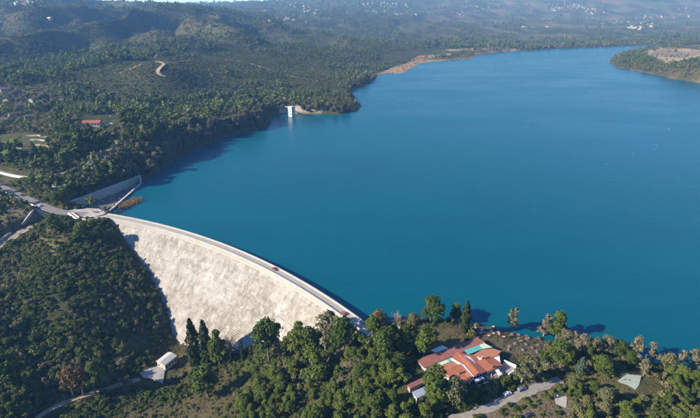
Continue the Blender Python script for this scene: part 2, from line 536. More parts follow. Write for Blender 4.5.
def put(name, me, parent=None, loc=(0, 0, 0), rz=0.0, scale=None, **props):
    o = bpy.data.objects.new(name, me)
    COL.objects.link(o)
    o.location = loc
    o.rotation_euler = (0, 0, rz)
    if scale is not None:
        o.scale = (scale,) * 3 if isinstance(scale, (int, float)) else scale
    if parent:
        o.parent = parent
    for k, v in props.items():
        o[k] = v
    return o
def structure(name, me, **k):
    return put(name, me, kind='structure', **k)
def thing(name, label, cat, loc=(0, 0, 0), rz=0.0, group=None):
    o = put(name, None, loc=loc, rz=rz, label=label, category=cat)
    o.empty_display_size = 0.5
    if group:
        o['group'] = group
    return o
class MB:
    """collects solid pieces into one mesh"""
    def __init__(self):
        self.v, self.f, self.m = [], [], []
        self.mats = []
    def mi(self, mat):
        if mat not in self.mats:
            self.mats.append(mat)
        return self.mats.index(mat)
    def add(self, verts, faces, mat):
        o = len(self.v)
        self.v += [tuple(v) for v in verts]
        self.f += [tuple(o + i for i in f) for f in faces]
        self.m += [self.mi(mat)] * len(faces)
    def box(self, c, s, mat, rz=0.0):
        cx, cy_, cz = c
        a, b, d = s[0] / 2, s[1] / 2, s[2] / 2
        co, si = math.cos(rz), math.sin(rz)
        vs = [(cx + x * co - y * si, cy_ + x * si + y * co, cz + z) for z in (-d, d) for x, y in ((-a, -b), (a, -b), (a, b), (-a, b))]
        self.add(vs, [(3, 2, 1, 0), (4, 5, 6, 7), (0, 1, 5, 4), (1, 2, 6, 5), (2, 3, 7, 6), (3, 0, 4, 7)], mat)
    def prism(self, top, bottom_z, mat, side=None):
        """polygon of (x, y, z) carried down to bottom_z (number or list)"""
        n = len(top)
        A = sum(top[i][0] * top[(i + 1) % n][1] - top[(i + 1) % n][0] * top[i][1] for i in range(n))
        if A < 0:
            top = top[::-1]
            if isinstance(bottom_z, list):
                bottom_z = bottom_z[::-1]
        bz = bottom_z if isinstance(bottom_z, list) else [bottom_z] * n
        vs = [tuple(p) for p in top] + [(p[0], p[1], b) for p, b in zip(top, bz)]
        self.add(vs, [tuple(range(n))], mat)
        self.add(vs, [tuple(range(2 * n - 1, n - 1, -1))] + [(i, n + i, n + (i + 1) % n, (i + 1) % n) for i in range(n)], side or mat)
    def sweep(self, line, prof, mat, close_ends=True, up_follow=True):
        """profile of (offset to the left of travel, z) carried along a line of (x, y, z)"""
        L = [np.array(p, float) for p in line]
        rings = []
        for i, p in enumerate(L):
            t = L[min(i + 1, len(L) - 1)] - L[max(i - 1, 0)]
            t = t[:2] / (np.hypot(*t[:2]) + 1e-9)
            nrm = np.array([-t[1], t[0]])
            rings.append([(p[0] + nrm[0] * o, p[1] + nrm[1] * o, p[2] + z) for o, z in prof])
        k = len(prof)
        vs = [q for r in rings for q in r]
        fs = []
        for i in range(len(L) - 1):
            for j in range(k):
                j2 = (j + 1) % k
                fs.append((i * k + j, i * k + j2, (i + 1) * k + j2, (i + 1) * k + j))
        if close_ends:
            fs.append(tuple(range(k))[::-1])
            fs.append(tuple((len(L) - 1) * k + j for j in range(k)))
        self.add(vs, fs, mat)
    def mesh(self, name):
        me = mesh(name, self.v, self.f, self.mats, self.m)
        bm = bmesh.new()
        bm.from_mesh(me)
        bmesh.ops.recalc_face_normals(bm, faces=bm.faces)
        bm.to_mesh(me)
        bm.free()
        return me
    def build(self, name, parent=None, **k):
        return put(name, self.mesh(name), parent, **k)
def wall_prof(w, h, below=2.0):
    return [(-w / 2, -below), (w / 2, -below), (w / 2, h), (-w / 2, h)]

# ------------------------------------------------------------------ ground sheet
def spread(a, b, s0, grow, smax):
    out, s = [a], s0
    while out[-1] < b:
        out.append(out[-1] + s)
        s = min(s * grow, smax)
    return out
xs = sorted([-p for p in spread(270, 7200, 2.8, 1.016, 90)] + list(np.arange(-267.5, 190, 2.6)) + spread(190, 7200, 2.8, 1.022, 90))
ys = [-120, -80, -40, 0, 30, 60, 90, 110] + list(np.arange(125, 420, 2.6)) + spread(420, 9300, 2.7, 1.0125, 60)
xs, ys = np.array(xs), np.array(ys)
GX, GY = np.meshgrid(xs, ys)
GZ = height(GX.ravel(), GY.ravel())
nx, ny = len(xs), len(ys)
idx = np.arange(nx * ny).reshape(ny, nx)
quads = np.stack([idx[:-1, :-1], idx[:-1, 1:], idx[1:, 1:], idx[1:, :-1]], -1).reshape(-1, 4)
gx, gy = GX.ravel(), GY.ravel()
me = mesh_np('ground', np.c_[gx, gy, GZ], quads, M_GROUND)
# land cover: colour in rgb, how much dry grass may show in alpha
gu, gv = proj(gx, gy, GZ)
def blotch(sx, sy, seed, lo, hi):
    return smooth((fbm(gx / sx, gy / sy, seed, 4) - lo) / (hi - lo))
gdist = np.hypot(gx, gy)
cover = np.zeros((len(gx), 4))
cover[:] = (0.062, 0.072, 0.028, 1.0)
def paint(mask, col, alpha=None):
    k = np.clip(mask, 0, 1)[:, None]
    cover[:, :3] = cover[:, :3] * (1 - k) + np.array(col) * k
    if alpha is not None:
        cover[:, 3] = cover[:, 3] * (1 - k[:, 0]) + alpha * k[:, 0]
fard = smooth((gdist - 700) / 600)
paint(fard * blotch(160, 110, 60, 0.0, 0.3), (0.088, 0.106, 0.046), .5)
paint(fard * blotch(230, 120, 66, 0.12, 0.25) * 0.45, (0.12, 0.10, 0.055))
paint(in_poly(gu, gv, [(-60, 90), (0, 88), (45, 85), (64, 98), (52, 122), (20, 130), (-60, 130)]) * blotch(30, 30, 95, -.25, .1) * .9, (0.17, 0.14, 0.088), 0.6)
# plain beyond the far shore: fields
plainm = smooth((gdist - 2500) / 500) * smooth((gu - 380) / 120)
cell = lattice(np.floor((gx + gy * 0.25) / 130.0), np.floor((gy - gx * .2) / 170.0), 77)
paint(plainm * (cell > 0.1) * 0.9, (0.17, 0.13, 0.085), 0.2)
paint(plainm * (cell > 0.6) * 0.9, (0.09, 0.13, 0.045), 0.0)
sd, _, _ = seg_dist(gx, gy, _shx)
inl = in_poly(gx, gy, LAKE)
paint((1 - smooth((sd - 1.5) / np.clip(gdist * 0.004, 2, 9))) * np.where((gdist > 860) | (gx > 0), .8, .25) * (.45 + .55 * blotch(40, 40, 91, -.2, .2)), (0.25, 0.195, 0.12), 0.0)
def region(poly, soft=3.0):
    """1 inside the place whose outline is seen at these picture points"""
    m = in_poly(gu, gv, poly)
    return m * 1.0
paint(region([(372, 74), (404, 64), (418, 56), (455, 53), (482, 58), (440, 62), (426, 64), (412, 70), (404, 76), (380, 76)]) * ~inl, (0.34, 0.235, 0.125), 0.2)
paint(region([(440, 50), (470, 48), (520, 49), (520, 53), (480, 55)]) * ~inl, (0.34, 0.26, 0.16), 0.0)
paint(region([(646, 49), (662, 46), (705, 51), (705, 58), (684, 60), (668, 63), (655, 59), (645, 54)]) * ~inl, (0.34, 0.28, 0.19), 0.0)      # ploughed field
paint(region([(280, 106), (312, 104), (330, 108), (315, 114), (280, 114)]) * ~inl, (0.42, 0.36, 0.27), 0.0)
paint(region([(560, 375), (600, 368), (640, 368), (670, 388), (650, 404), (610, 394), (575, 385)]) * ~inl, (0.115, 0.11, 0.042), 0.5)   # lawn
paint(region([(470, 325), (520, 330), (555, 345), (545, 362), (520, 360), (490, 345)]) * ~inl, (0.165, 0.125, 0.085), 0.3)               # picnic ground
paint(region([(405, 335), (440, 322), (470, 326), (462, 345), (430, 352)]) * ~inl, (0.135, 0.115, 0.055), 0.4)
paint(region([(100, 415), (180, 400), (225, 372), (255, 385), (240, 418), (100, 440)]), (0.10, 0.088, 0.042), 0.6)
paint(region([(176, 338), (198, 344), (210, 352), (196, 372), (178, 376), (176, 356), (166, 346)]), (0.125, 0.10, 0.045), 0.5)
paint(region([(0, 205), (40, 212), (28, 232), (0, 250)]), (0.15, 0.125, 0.072), 0.5)
paint(region([(50, 222), (88, 228), (92, 248), (60, 260), (40, 240)]), (0.135, 0.125, 0.052), 0.5)
paint(region([(0, 130), (60, 138), (62, 152), (35, 158), (0, 150)]), (0.085, 0.088, 0.040), 0.5)
paint(region([(490, 395), (540, 380), (600, 398), (560, 430), (470, 430)]), (0.175, 0.14, 0.095), 0.3)
att = me.color_attributes.new('cover', 'FLOAT_COLOR', 'POINT')
att.data.foreach_set('color', cover.astype(np.float32).ravel())
me.polygons.foreach_set('use_smooth', np.ones(len(quads), bool))
structure('ground', me)

# ------------------------------------------------------------------ lake surface
cen = np.array(shore_open)
out = []
for i, p in enumerate(cen):
    t = cen[min(i + 1, len(cen) - 1)] - cen[max(i - 1, 0)]
    t = t / (np.hypot(*t) + 1e-9)
    nrm = np.array([-t[1], t[0]])                       # left of travel is land: the outline runs clockwise
    k = 0.0 if (i < 12 or np.hypot(p[0] + 2, p[1] - 228) < 30) else min(2.5 + 0.004 * np.hypot(*p), 10)
    out.append(p + nrm * k)
poly = [Vector((p[0], p[1], 0)) for p in out] + [Vector((p[0], p[1], 0)) for p in dam_line]
tri = tessellate_polygon([poly])
structure('lake', mesh('lake', poly, [tuple(t) for t in tri], M_WATER))

# ------------------------------------------------------------------ the dam
dam = thing('dam', 'long curved pale stone gravity dam with stepped downstream face', 'dam', loc=(*arc(54, DR - 30)[:2], -48))
DAMO = np.array(dam.location)
def ring(prof, a0, a1, n, jitter=0.0, seed=0):
    """closed section of (distance from the lake-side edge, z) carried round the dam's curve, in the dam's own frame"""
    r_ = random.Random(seed)
    k = len(prof)
    vs, fs = [], []
    for i in range(n + 1):
        a = a0 + (a1 - a0) * i / n
        j = r_.uniform(-jitter, jitter)
        for q, (s, z) in enumerate(prof):
            P = arc(a, DR - s - (j if q in (1, 2) else 0), z) - DAMO
            vs.append(P)
    for i in range(n):
        for j in range(k):
            j2 = (j + 1) % k
            fs.append((i * k + j, (i + 1) * k + j, (i + 1) * k + j2, i * k + j2))
    fs.append(tuple(range(k)))
    fs.append(tuple(n * k + j for j in range(k))[::-1])
    return vs, fs
def dam_part(name, prof, mat, a0=DAM_A0, a1=DAM_A1 - 0.4, n=90, jitter=0.0, seed=0):
    b = MB()
    b.add(*ring(prof, a0, a1, n, jitter, seed), mat)
    return b.build(name, dam)
M_CREST = plain('crest_concrete', (0.43, 0.41, 0.37), 0.9, 0.16, 0.12)
M_CRESTROAD = plain('crest_road_surface', (0.36, 0.34, 0.31), 0.92, 0.18, 0.3)
dam_part('crest_block', [(0, -14), (CREST_W, -14), (CREST_W, CREST - 0.02), (0, CREST - 0.02)], M_CREST)
dam_part('roadway', [(0.9, CREST - 0.3), (CREST_W - 1.0, CREST - 0.3), (CREST_W - 1.0, CREST + 0.05), (0.9, CREST + 0.05)], M_CRESTROAD)
dam_part('parapet', [(-0.15, CREST - 0.6), (0.55, CREST - 0.6), (0.55, CREST + 1.05), (-0.15, CREST + 1.05)], M_CREST)
dam_part('parapet', [(CREST_W - 0.5, CREST - 0.5), (CREST_W + 0.2, CREST - 0.5), (CREST_W + 0.2, CREST + 1.0), (CREST_W - 0.5, CREST + 1.0)], M_CREST)
dam_part('kerb', [(CREST_W - 1.45, CREST - 0.2), (CREST_W - 0.52, CREST - 0.2), (CREST_W - 0.52, CREST + 0.2), (CREST_W - 1.45, CREST + 0.2)], M_CREST)
dam_part('cornice', [(CREST_W - 0.1, CREST - 1.9), (CREST_W + 0.45, CREST - 1.9), (CREST_W + 0.45, CREST - 1.5), (CREST_W - 0.1, CREST - 1.5)], M_CREST)
z, k = CREST - 4.0, 0
while z > -53:
    h = 1.0
    s1 = float(face_s(z - h / 2)) + 0.25
    dam_part('stone_course', [(s1 - 2.4, z - h), (s1, z - h), (s1 - 0.62, z), (s1 - 2.4, z)], M_DAM, DAM_A0 + 0.2, DAM_A1 - 0.8, 70, 0.045, k)
    z -= h
    k += 1

# ------------------------------------------------------------------ roads, plaza, spillway on the left bank
def ribbon(name, line, w, mat, thick=0.7, dz=0.0):
    b = MB()
    b.sweep([p + np.array([0, 0, dz]) for p in line], [(-w / 2, -thick), (w / 2, -thick), (w / 2, 0), (-w / 2, 0)], mat)
    me = b.mesh(name)
    return structure(name, me)
M_ROADPALE = plain('sun_bleached_road', (0.22, 0.21, 0.20), 0.9, 0.15, 0.2)
ribbon('road', ROAD_MAIN, 9.0, M_ROADPALE)
ribbon('road', ROAD_UPPER, 6.0, M_ROADPALE)
ribbon('road', ROAD_TOP, 5.5, M_ROADPALE)
ribbon('spillway_channel_floor', CHANNEL, 10.5, plain('channel_floor', (0.26, 0.215, 0.175), 0.95, 0.3, 0.3))
b = MB()
b.prism([(p[0], p[1], 5.02) for p in PLAZA], 3.0, plain('plaza_paving', (0.40, 0.385, 0.36), 0.9, 0.22, 0.3))
structure('plaza', b.mesh('plaza'))
def offset_line(line, o):
    L = [np.array(p, float) for p in line]
    res = []
    for i, p in enumerate(L):
        t = L[min(i + 1, len(L) - 1)] - L[max(i - 1, 0)]
        t = t[:2] / np.hypot(*t[:2])
        res.append(np.array([p[0] - t[1] * o, p[1] + t[0] * o, p[2]]))
    return res
def wall(name, line, w, h, mat, label, below=2.0, cap=None, cat='wall'):
    """a wall along a line of (x, y, z of its foot), with a coping stone row on top"""
    P0 = np.array(line[0], float)
    t = thing(name, label, cat, loc=tuple(P0))
    L = [np.array(p, float) - P0 for p in line]
    b = MB()
    b.sweep(L, wall_prof(w, h, below), mat)
    b.build('masonry', t)
    c = MB()
    c.sweep([p + np.array([0, 0, h]) for p in L], [(-w / 2 - 0.12, 0.003), (w / 2 + 0.12, 0.003), (w / 2 + 0.12, 0.25), (-w / 2 - 0.12, 0.25)], cap or mat)
    c.build('coping', t)
    return t
n = len(ROAD_MAIN)
wall('guard_wall', offset_line(ROAD_MAIN, -4.9)[int(n * .30):int(n * .62)], 0.7, 1.1, M_WHITE, 'low white guard wall along the lower edge of the main road')
wall('guard_wall', offset_line(ROAD_MAIN, 4.9)[int(n * .80):], 0.7, 1.3, M_CONC, 'pale low wall beside the road where it reaches the dam')
n = len(ROAD_UPPER)
wall('guard_wall', offset_line(ROAD_UPPER, -3.3)[int(n * .16):int(n * .56)], 0.8, 1.6, M_WHITE, 'curved white wall along the upper road on the left bank')
n = len(CHANNEL)
wall('channel_wall', offset_line(CHANNEL, 5.5)[:int(n * .52)], 0.6, 1.6, M_CONC, 'left side wall of the spillway channel below the road', 1.5)
wall('channel_wall', offset_line(CHANNEL, -5.5)[:int(n * .9)], 0.6, .9, M_CONC, 'pale curved side wall of the spillway channel nearest the wooded hill', 1.5)
# bridge abutment: the tall stone wall under the road and its wing
def slab_wall(name, label, A, B, topA, topB, th=0.9, below=1.5):
    """upright stone wall from foot A to foot B with a sloping top"""
    t = thing(name, label, 'wall', loc=tuple(A))
    d = (B - A)[:2]
    nn = np.array([-d[1], d[0]]) / np.hypot(*d) * th / 2
    def quad(b, lo0, hi0, lo1, hi1, k, mat):
        vs = []
        for sg in (-k, k):
            for q, lo, hi in ((np.zeros(2), lo0, hi0), (d, lo1, hi1)):
                vs += [(q[0] + nn[0] * sg, q[1] + nn[1] * sg, lo), (q[0] + nn[0] * sg, q[1] + nn[1] * sg, hi)]
        b.add(vs, [(0, 1, 3, 2), (4, 6, 7, 5), (1, 5, 7, 3), (0, 2, 6, 4), (0, 4, 5, 1), (2, 3, 7, 6)], mat)
    b = MB(); quad(b, -below, topA - A[2], B[2] - A[2] - below, topB - A[2], 1, M_STONE); b.build('masonry', t)
    b = MB(); quad(b, topA - A[2] + .004, topA - A[2] + .35, topB - A[2] + .004, topB - A[2] + .35, 1.25, M_CONC); b.build('coping', t)
BC, BD, BE = un(38, 219.6, -3.6), un(50, 218.2, -3.0), un(22.5, 226.5, -5.0)
slab_wall('bridge_abutment', 'dark stone abutment wall carrying the road over the spillway channel', BC, BD, 7.4, 1.2)
slab_wall('wing_wall', 'sloping grey stone wing wall beside the channel under the road', BC + np.array([-.6, -.6, 0]), BE, 7.2, -2.6)
# side-channel spillway: tall stone wall against the hill, overflow weir on the lake side, the trough between
W0, W1 = np.array([*_w0, -2.0]), np.array([*_w1, -2.0])
wline = [W0 * (1 - k / 8) + W1 * k / 8 for k in range(9)]
wall('spillway_wall', wline, 1.2, 8.8, plain('spillway_masonry', (0.42, 0.395, 0.355), .92, .4, .5, bump=.5), 'tall grey stone retaining wall of the spillway against the wooded bank', 3.0, M_CONC)
V0, V1 = np.array([*_v0, .2]), np.array([*_v1, .2])
vline = [V0 * (1 - k / 8) + V1 * k / 8 for k in range(9)]
wall('overflow_weir', vline, 1.6, 1.1, M_CONC_D, 'long low concrete overflow weir between the lake and the spillway trough', 6.0, M_CONC, 'weir')
wall('end_wall', [W1 * [1, 1, 0] + [0, 0, -1], V1 * [1, 1, 0] + [0.5, 0, -1]], 1.0, 7.0, M_CONC, 'pale end wall closing the spillway trough at the far end', 3.0)
b = MB()
b.prism([(W0[0], W0[1], -2.3), (W1[0], W1[1], -1.6), (V1[0], V1[1], -1.6), (V0[0], V0[1], -2.3)], -6, plain('trough_floor', (0.15, 0.14, 0.125), 0.95, 0.6, 0.35, bump=0.8))
structure('spillway_floor', b.mesh('spillway_floor'))
rb = MB()
for i in range(90):
    f, g = rnd.random(), rnd.uniform(0.1, 0.92)
    P = (W0 * (1 - f) + W1 * f) * (1 - g) + (V0 * (1 - f) + V1 * f) * g
    s = rnd.uniform(0.4, 1.3)
    rb.box((P[0], P[1], -1.75), (s * 1.4, s, s * 0.8), M_CONC_D, rnd.uniform(0, 3))
rb.build('spillway_rubble', kind='stuff', label='broken stones strewn over the floor of the spillway trough')
# plaza edge: low curved wall, white stair walls, rounded gatehouse base
pl = [un(u, v, 5) for u, v in [(79, 218.5), (84, 220), (91, 220.3), (98, 219.5), (104, 218.5)]]
wall('plaza_wall', chaikin(pl, 1), 0.6, 1.1, M_CONC, 'low curved pale wall along the plaza edge above the wooded hill', 4.0)
wall('stair_wall', [un(68.5, 214, 5.2), un(74, 218, 4.4), un(79.5, 222, 3.0)], 0.8, 1.2, M_WHITE, 'white sloping stair wall descending from the plaza')
wall('stair_wall', [un(72, 213.3, 5.2), un(77.5, 217, 4.6), un(81.5, 219.3, 4.0)], 0.8, 1.2, M_CONC, 'second pale stair wall beside the plaza')
g0 = un(100.5, 219.2, 0)
t = thing('round_abutment', 'rounded pale stone abutment at the left end of the dam', 'abutment', loc=(g0[0], g0[1], -6))
def drum(r0, r1, z0, z1, n=28):
    vs = [(r * math.cos(2 * math.pi * i / n), r * math.sin(2 * math.pi * i / n), z) for r, z in ((r0, z0), (r1, z1)) for i in range(n)]
    return vs, [(i, (i + 1) % n, n + (i + 1) % n, n + i) for i in range(n)] + [tuple(range(n))[::-1], tuple(range(n, 2 * n))]
b = MB(); b.add(*drum(5.6, 5.2, -4, 11.4), M_CREST); b.build('drum', t)
b = MB(); b.add(*drum(5.5, 5.5, 11.403, 11.8), M_CREST); b.build('coping', t)

# ------------------------------------------------------------------ vegetation: materials
def mat_leaf(name, cols, var=0.5, trans=0.18):
    """foliage: one hue per plant, lighter and darker sprays within it"""
    t = NT(name)
    oi = t.node('ShaderNodeObjectInfo')
    c = t.ramp(oi.outputs['Random'], [(i / (len(cols) - 1), q) for i, q in enumerate(cols)])
    isl = t.node('ShaderNodeNewGeometry').outputs['Random Per Island']
    n = t.noise(t.pos(obj=True), 0.55, 3, 0.6)
    v = t.math('ADD', t.math('MULTIPLY', isl, var), t.math('MULTIPLY', n, 0.9))
    v = t.math('MULTIPLY', t.math('ADD', v, 1.0 - var * 0.5 - 0.45), 1.15)
    c = t.mix(1.0, c, t.node('ShaderNodeCombineColor', {0: t.math('MULTIPLY', v, 1.12), 1: t.math('MULTIPLY', v, 1.08), 2: t.math('MULTIPLY', v, 0.8)}).outputs[0], 'MULTIPLY')
    t.base(c, 0.75)
    t.b.inputs['Specular IOR Level'].default_value = 0.12
    tr = t.node('ShaderNodeBsdfTranslucent', {'Color': c})
    mx = t.node('ShaderNodeMixShader', {0: trans, 1: t.b.outputs[0], 2: tr.outputs[0]})
    t.t.links.new(mx.outputs[0], t.n['Material Output'].inputs['Surface'])
    return t.m
L_PINE = mat_leaf('pine_needles', [(0.046, 0.076, 0.018), (0.068, 0.100, 0.021), (0.092, 0.122, 0.026), (0.055, 0.090, 0.022)])
L_DARK = mat_leaf('dark_evergreen_leaves', [(0.038, 0.066, 0.017), (0.060, 0.088, 0.021), (0.048, 0.080, 0.022)])
L_CYP = mat_leaf('cypress_leaves', [(0.024, 0.040, 0.015), (0.034, 0.050, 0.020)], 0.6)
L_GREY = mat_leaf('grey_brown_leaves', [(0.122, 0.122, 0.090), (0.155, 0.142, 0.112), (0.105, 0.116, 0.078)], 0.6)
L_RUST = mat_leaf('rusty_leaves', [(0.125, 0.088, 0.045), (0.15, 0.095, 0.048)], 0.6)
L_MAQ = mat_leaf('maquis_leaves', [(0.042, 0.070, 0.018), (0.066, 0.096, 0.023), (0.100, 0.118, 0.034), (0.054, 0.088, 0.020)], 0.7)
L_OLIVE = mat_leaf('olive_leaves', [(0.100, 0.112, 0.060), (0.13, 0.128, 0.072)], 0.5)
L_FAR = mat_leaf('wood_leaves', [(0.052, 0.088, 0.026), (0.076, 0.112, 0.030), (0.105, 0.128, 0.042), (0.060, 0.098, 0.028)], 0.7)
L_HILL = mat_leaf('hill_scrub_leaves', [(0.070, 0.112, 0.046), (0.098, 0.138, 0.058), (0.128, 0.150, 0.074), (0.082, 0.126, 0.052)], 0.6)
L_BLUE = mat_leaf('blue_green_needles', [(0.055, 0.085, 0.070), (0.06, 0.09, 0.075)], 0.5)
L_GRASS = mat_leaf('dry_grass_blades', [(0.13, 0.105, 0.05), (0.17, 0.135, 0.07), (0.11, 0.11, 0.045)], .6)
M_BARK = plain('grey_bark', (0.17, 0.135, 0.10), 0.95, 0.4, 3.0)
M_TWIG = plain('pale_bare_twigs', (0.27, 0.225, 0.18), 0.95, 0.3, 3.0)

# ------------------------------------------------------------------ vegetation: shapes
def tube(b, pts, rad, mat, n=6):
    P = [np.array(p, float) for p in pts]
    vs, fs = [], []
    for i, p in enumerate(P):
        t = P[min(i + 1, len(P) - 1)] - P[max(i - 1, 0)]
        t /= np.linalg.norm(t) + 1e-9
        a = np.cross(t, [0.3, 0.9, 0.2]); a /= np.linalg.norm(a) + 1e-9
        c = np.cross(t, a)
        for k in range(n):
            q = 2 * math.pi * k / n
            vs.append(p + rad[i] * (math.cos(q) * a + math.sin(q) * c))
    for i in range(len(P) - 1):
        for k in range(n):
            fs.append((i * n + k, i * n + (k + 1) % n, (i + 1) * n + (k + 1) % n, (i + 1) * n + k))
    fs.append(tuple((len(P) - 1) * n + k for k in range(n)))
    b.add(vs, fs, mat)
def sprays(C, N, size, r_):
    """leaf sprays: a bent four-cornered blade at each centre C facing N"""
    n = len(C)
    R = r_.normal(size=(n, 3))
    U = np.cross(N, R); U /= np.linalg.norm(U, axis=1)[:, None] + 1e-9
    W = np.cross(N, U)
    s = (size * r_.uniform(0.6, 1.35, n))[:, None]
    V = np.stack([C - U * s * 0.75, C + W * s * 0.5 - N * s * 0.12, C + U * s * 0.75 + N * s * 0.15, C - W * s * 0.5 + N * s * 0.12], 1).reshape(-1, 3)
    Fq = np.arange(4 * n).reshape(n, 4)
    return V, Fq
def lobes_to_sprays(lobes, per, size, seed, inner=0.72, up=0.35, flat=0.5):
    r_ = np.random.default_rng(seed)
    Cs, Ns = [], []
    tot = sum(a * b_ for (_, a, b_) in [(0, l[1][0] * l[1][1] + l[1][0] * l[1][2] + l[1][1] * l[1][2], 1) for l in lobes])
    for c, rad in lobes:
        ar = (rad[0] * rad[1] + rad[0] * rad[2] + rad[1] * rad[2]) / tot
        n = max(8, int(per * ar))
        D = r_.normal(size=(n, 3)); D /= np.linalg.norm(D, axis=1)[:, None]
        D[:, 2] = np.where(D[:, 2] < -0.35, -D[:, 2] * flat, D[:, 2])
        k = r_.uniform(inner, 1.06, n)[:, None]
        bulge = 1 + 0.22 * np.sin(D[:, :1] * 5 + seed) * np.cos(D[:, 1:2] * 6 - seed) 
        C = np.array(c) + D * np.array(rad) * k * bulge
        N = D / np.array(rad) + r_.normal(scale=0.55 / max(rad), size=(n, 3)); N[:, 2] += up / max(rad)
        N /= np.linalg.norm(N, axis=1)[:, None]
        Cs.append(C); Ns.append(N)
    return np.concatenate(Cs), np.concatenate(Ns), r_
def leaf_mesh(name, C, N, size, r_, mat):
    V, Fq = sprays(C, N, size, r_)
    return mesh_np(name, V, Fq, mat)
def trunk_mesh(name, h, lean, r0, limbs, mat=None):
    b = MB()
    mat = mat or M_BARK
    tube(b, [(0, 0, -1.2), (lean[0] * .2, lean[1] * .2, h * .35), (lean[0] * .6, lean[1] * .6, h * .7), (lean[0], lean[1], h)], [r0 * 1.25, r0, r0 * .7, r0 * .3], mat, 7)
    for c in limbs:
        f = rnd.uniform(0.35, 0.7)
        s = np.array([lean[0] * f, lean[1] * f, h * f])
        e = np.array(c, float)
        m = (s + e) / 2 + np.array([0, 0, -0.3])
        tube(b, [s, m, e], [r0 * .5, r0 * .32, r0 * .12], mat, 5)
    return b.mesh(name)
# every kind is modelled 10 m tall and scaled to its place
def make_pine(seed, mat, n=2900, size=0.43, wide=1.0):
    r = random.Random(seed)
    lobes = []
    lean = (r.uniform(-.7, .7), r.uniform(-.7, .7))
    for i in range(r.randint(14, 20)):
        f = r.random()
        zc = 2.6 + 6.2 * f
        rr = (2.7 - 2.1 * abs(f - 0.25)) * wide
        a = r.uniform(0, 6.28)
        d = rr * r.uniform(0.35, 0.95) * (1 - 0.55 * max(f - .5, 0) * 2)
        q = r.uniform(0.6, 1.45)
        lobes.append(((lean[0] * f + d * math.cos(a), lean[1] * f + d * math.sin(a), zc), (q * 1.1, q * 1.1, q * 0.72)))
    lobes.append(((lean[0], lean[1], 9.0), (1.2, 1.2, 0.95)))
    C, N, g = lobes_to_sprays(lobes, n, size, seed)
    return leaf_mesh('pine_crown', C, N, size, g, mat), trunk_mesh('pine_trunk', 8.6, lean, 0.24, [l[0] for l in lobes[:7]])
def make_round(seed, mat, n=2600, size=0.43, low=1.6, wide=1.0):
    r = random.Random(seed)
    lobes = []
    for i in range(r.randint(11, 15)):
        f = r.random()
        zc = low + 1.4 + (6.9 - low) * f
        env = math.sqrt(max(0.05, 1 - ((zc - (low + 8.6) / 2) / 4.6) ** 2)) * 3.3 * wide
        a = r.uniform(0, 6.28)
        d = env * r.uniform(0.25, 0.8)
        q = r.uniform(1.2, 2.0)
        lobes.append(((d * math.cos(a), d * math.sin(a), zc), (q, q, q * 0.85)))
    lobes.append(((0, 0, 8.6), (1.5, 1.5, 1.2)))
    C, N, g = lobes_to_sprays(lobes, n, size, seed)
    return leaf_mesh('round_crown', C, N, size, g, mat), trunk_mesh('round_trunk', 7.5, (0.2, 0.1), 0.26, [l[0] for l in lobes[:6]])
def make_cypress(seed, mat, n=900, size=0.5, wid=1.0):
    r_ = np.random.default_rng(seed)
    z = r_.uniform(0.5, 10, n)
    prof = np.interp(z, [0.5, 1.5, 3.5, 6.5, 8.7, 10], [0.55, 1.0, 1.12, 0.85, 0.42, 0.05]) * wid
    a = r_.uniform(0, 6.283, n)
    w = 1 + 0.28 * np.sin(a * 3 + z * 1.7 + seed) + r_.normal(scale=0.10, size=n)
    rr = prof * np.clip(w, 0.5, 1.5) * r_.uniform(0.75, 1.05, n)
    C = np.c_[rr * np.cos(a), rr * np.sin(a), z]
    N = np.c_[np.cos(a), np.sin(a), np.full(n, 0.35)] + r_.normal(scale=0.35, size=(n, 3))
    N /= np.linalg.norm(N, axis=1)[:, None]
    return leaf_mesh('cypress_crown', C, N, size, r_, mat), trunk_mesh('cypress_trunk', 9.3, (0, 0), 0.18, [])
def make_tall(seed, mat, n=1000, size=0.40):
    """loose tall crown with a long visible stem"""
    r = random.Random(seed)
    lobes = []
    lean = (r.uniform(-.6, .6), r.uniform(-.6, .6))
    for i in range(r.randint(18, 22)):
        f = r.random()
        a = r.uniform(0, 6.28)
        d = (2.1 - 1.2 * f) * r.uniform(0.2, 1)
        q = r.uniform(0.4, 0.85)
        lobes.append(((lean[0] * f + d * math.cos(a), lean[1] * f + d * math.sin(a), 2.4 + 6.8 * f), (q, q, q * 1.15)))
    lobes.append(((*lean, 9.2), (0.7, 0.7, 0.8)))
    C, N, g = lobes_to_sprays(lobes, n, size, seed, 0.5, 0.1, 0.9)
    return leaf_mesh('tall_crown', C, N, size, g, mat), trunk_mesh('tall_trunk', 9.0, lean, 0.17, [l[0] for l in lobes], M_TWIG)
def make_bare(seed):
    """leafless crown of fine twigs"""
    r = random.Random(seed)
    b, tr = MB(), []
    for i in range(70):
        a, f = r.uniform(0, 6.28), r.uniform(0.3, 0.75)
        s = np.array([0, 0, 8 * f])
        L = r.uniform(1.4, 3.3)
        d = np.array([math.cos(a), math.sin(a), r.uniform(0.6, 1.9)]); d /= np.linalg.norm(d)
        e = s + d * L
        tube(b, [s, (s + e) / 2 + np.array([0, 0, .15]), e], [0.07, 0.05, 0.02], M_TWIG, 3)
        for _ in range(3):
            g = s + d * L * r.uniform(.4, .95)
            d2 = d + np.array([r.gauss(0, .6), r.gauss(0, .6), r.gauss(0.2, .4)])
            tube(b, [g, g + d2 * r.uniform(.5, 1.1)], [0.045, 0.015], M_TWIG, 3)
    return b.mesh('bare_crown'), trunk_mesh('bare_trunk', 7.5, (0.1, 0), 0.16, [], M_TWIG)
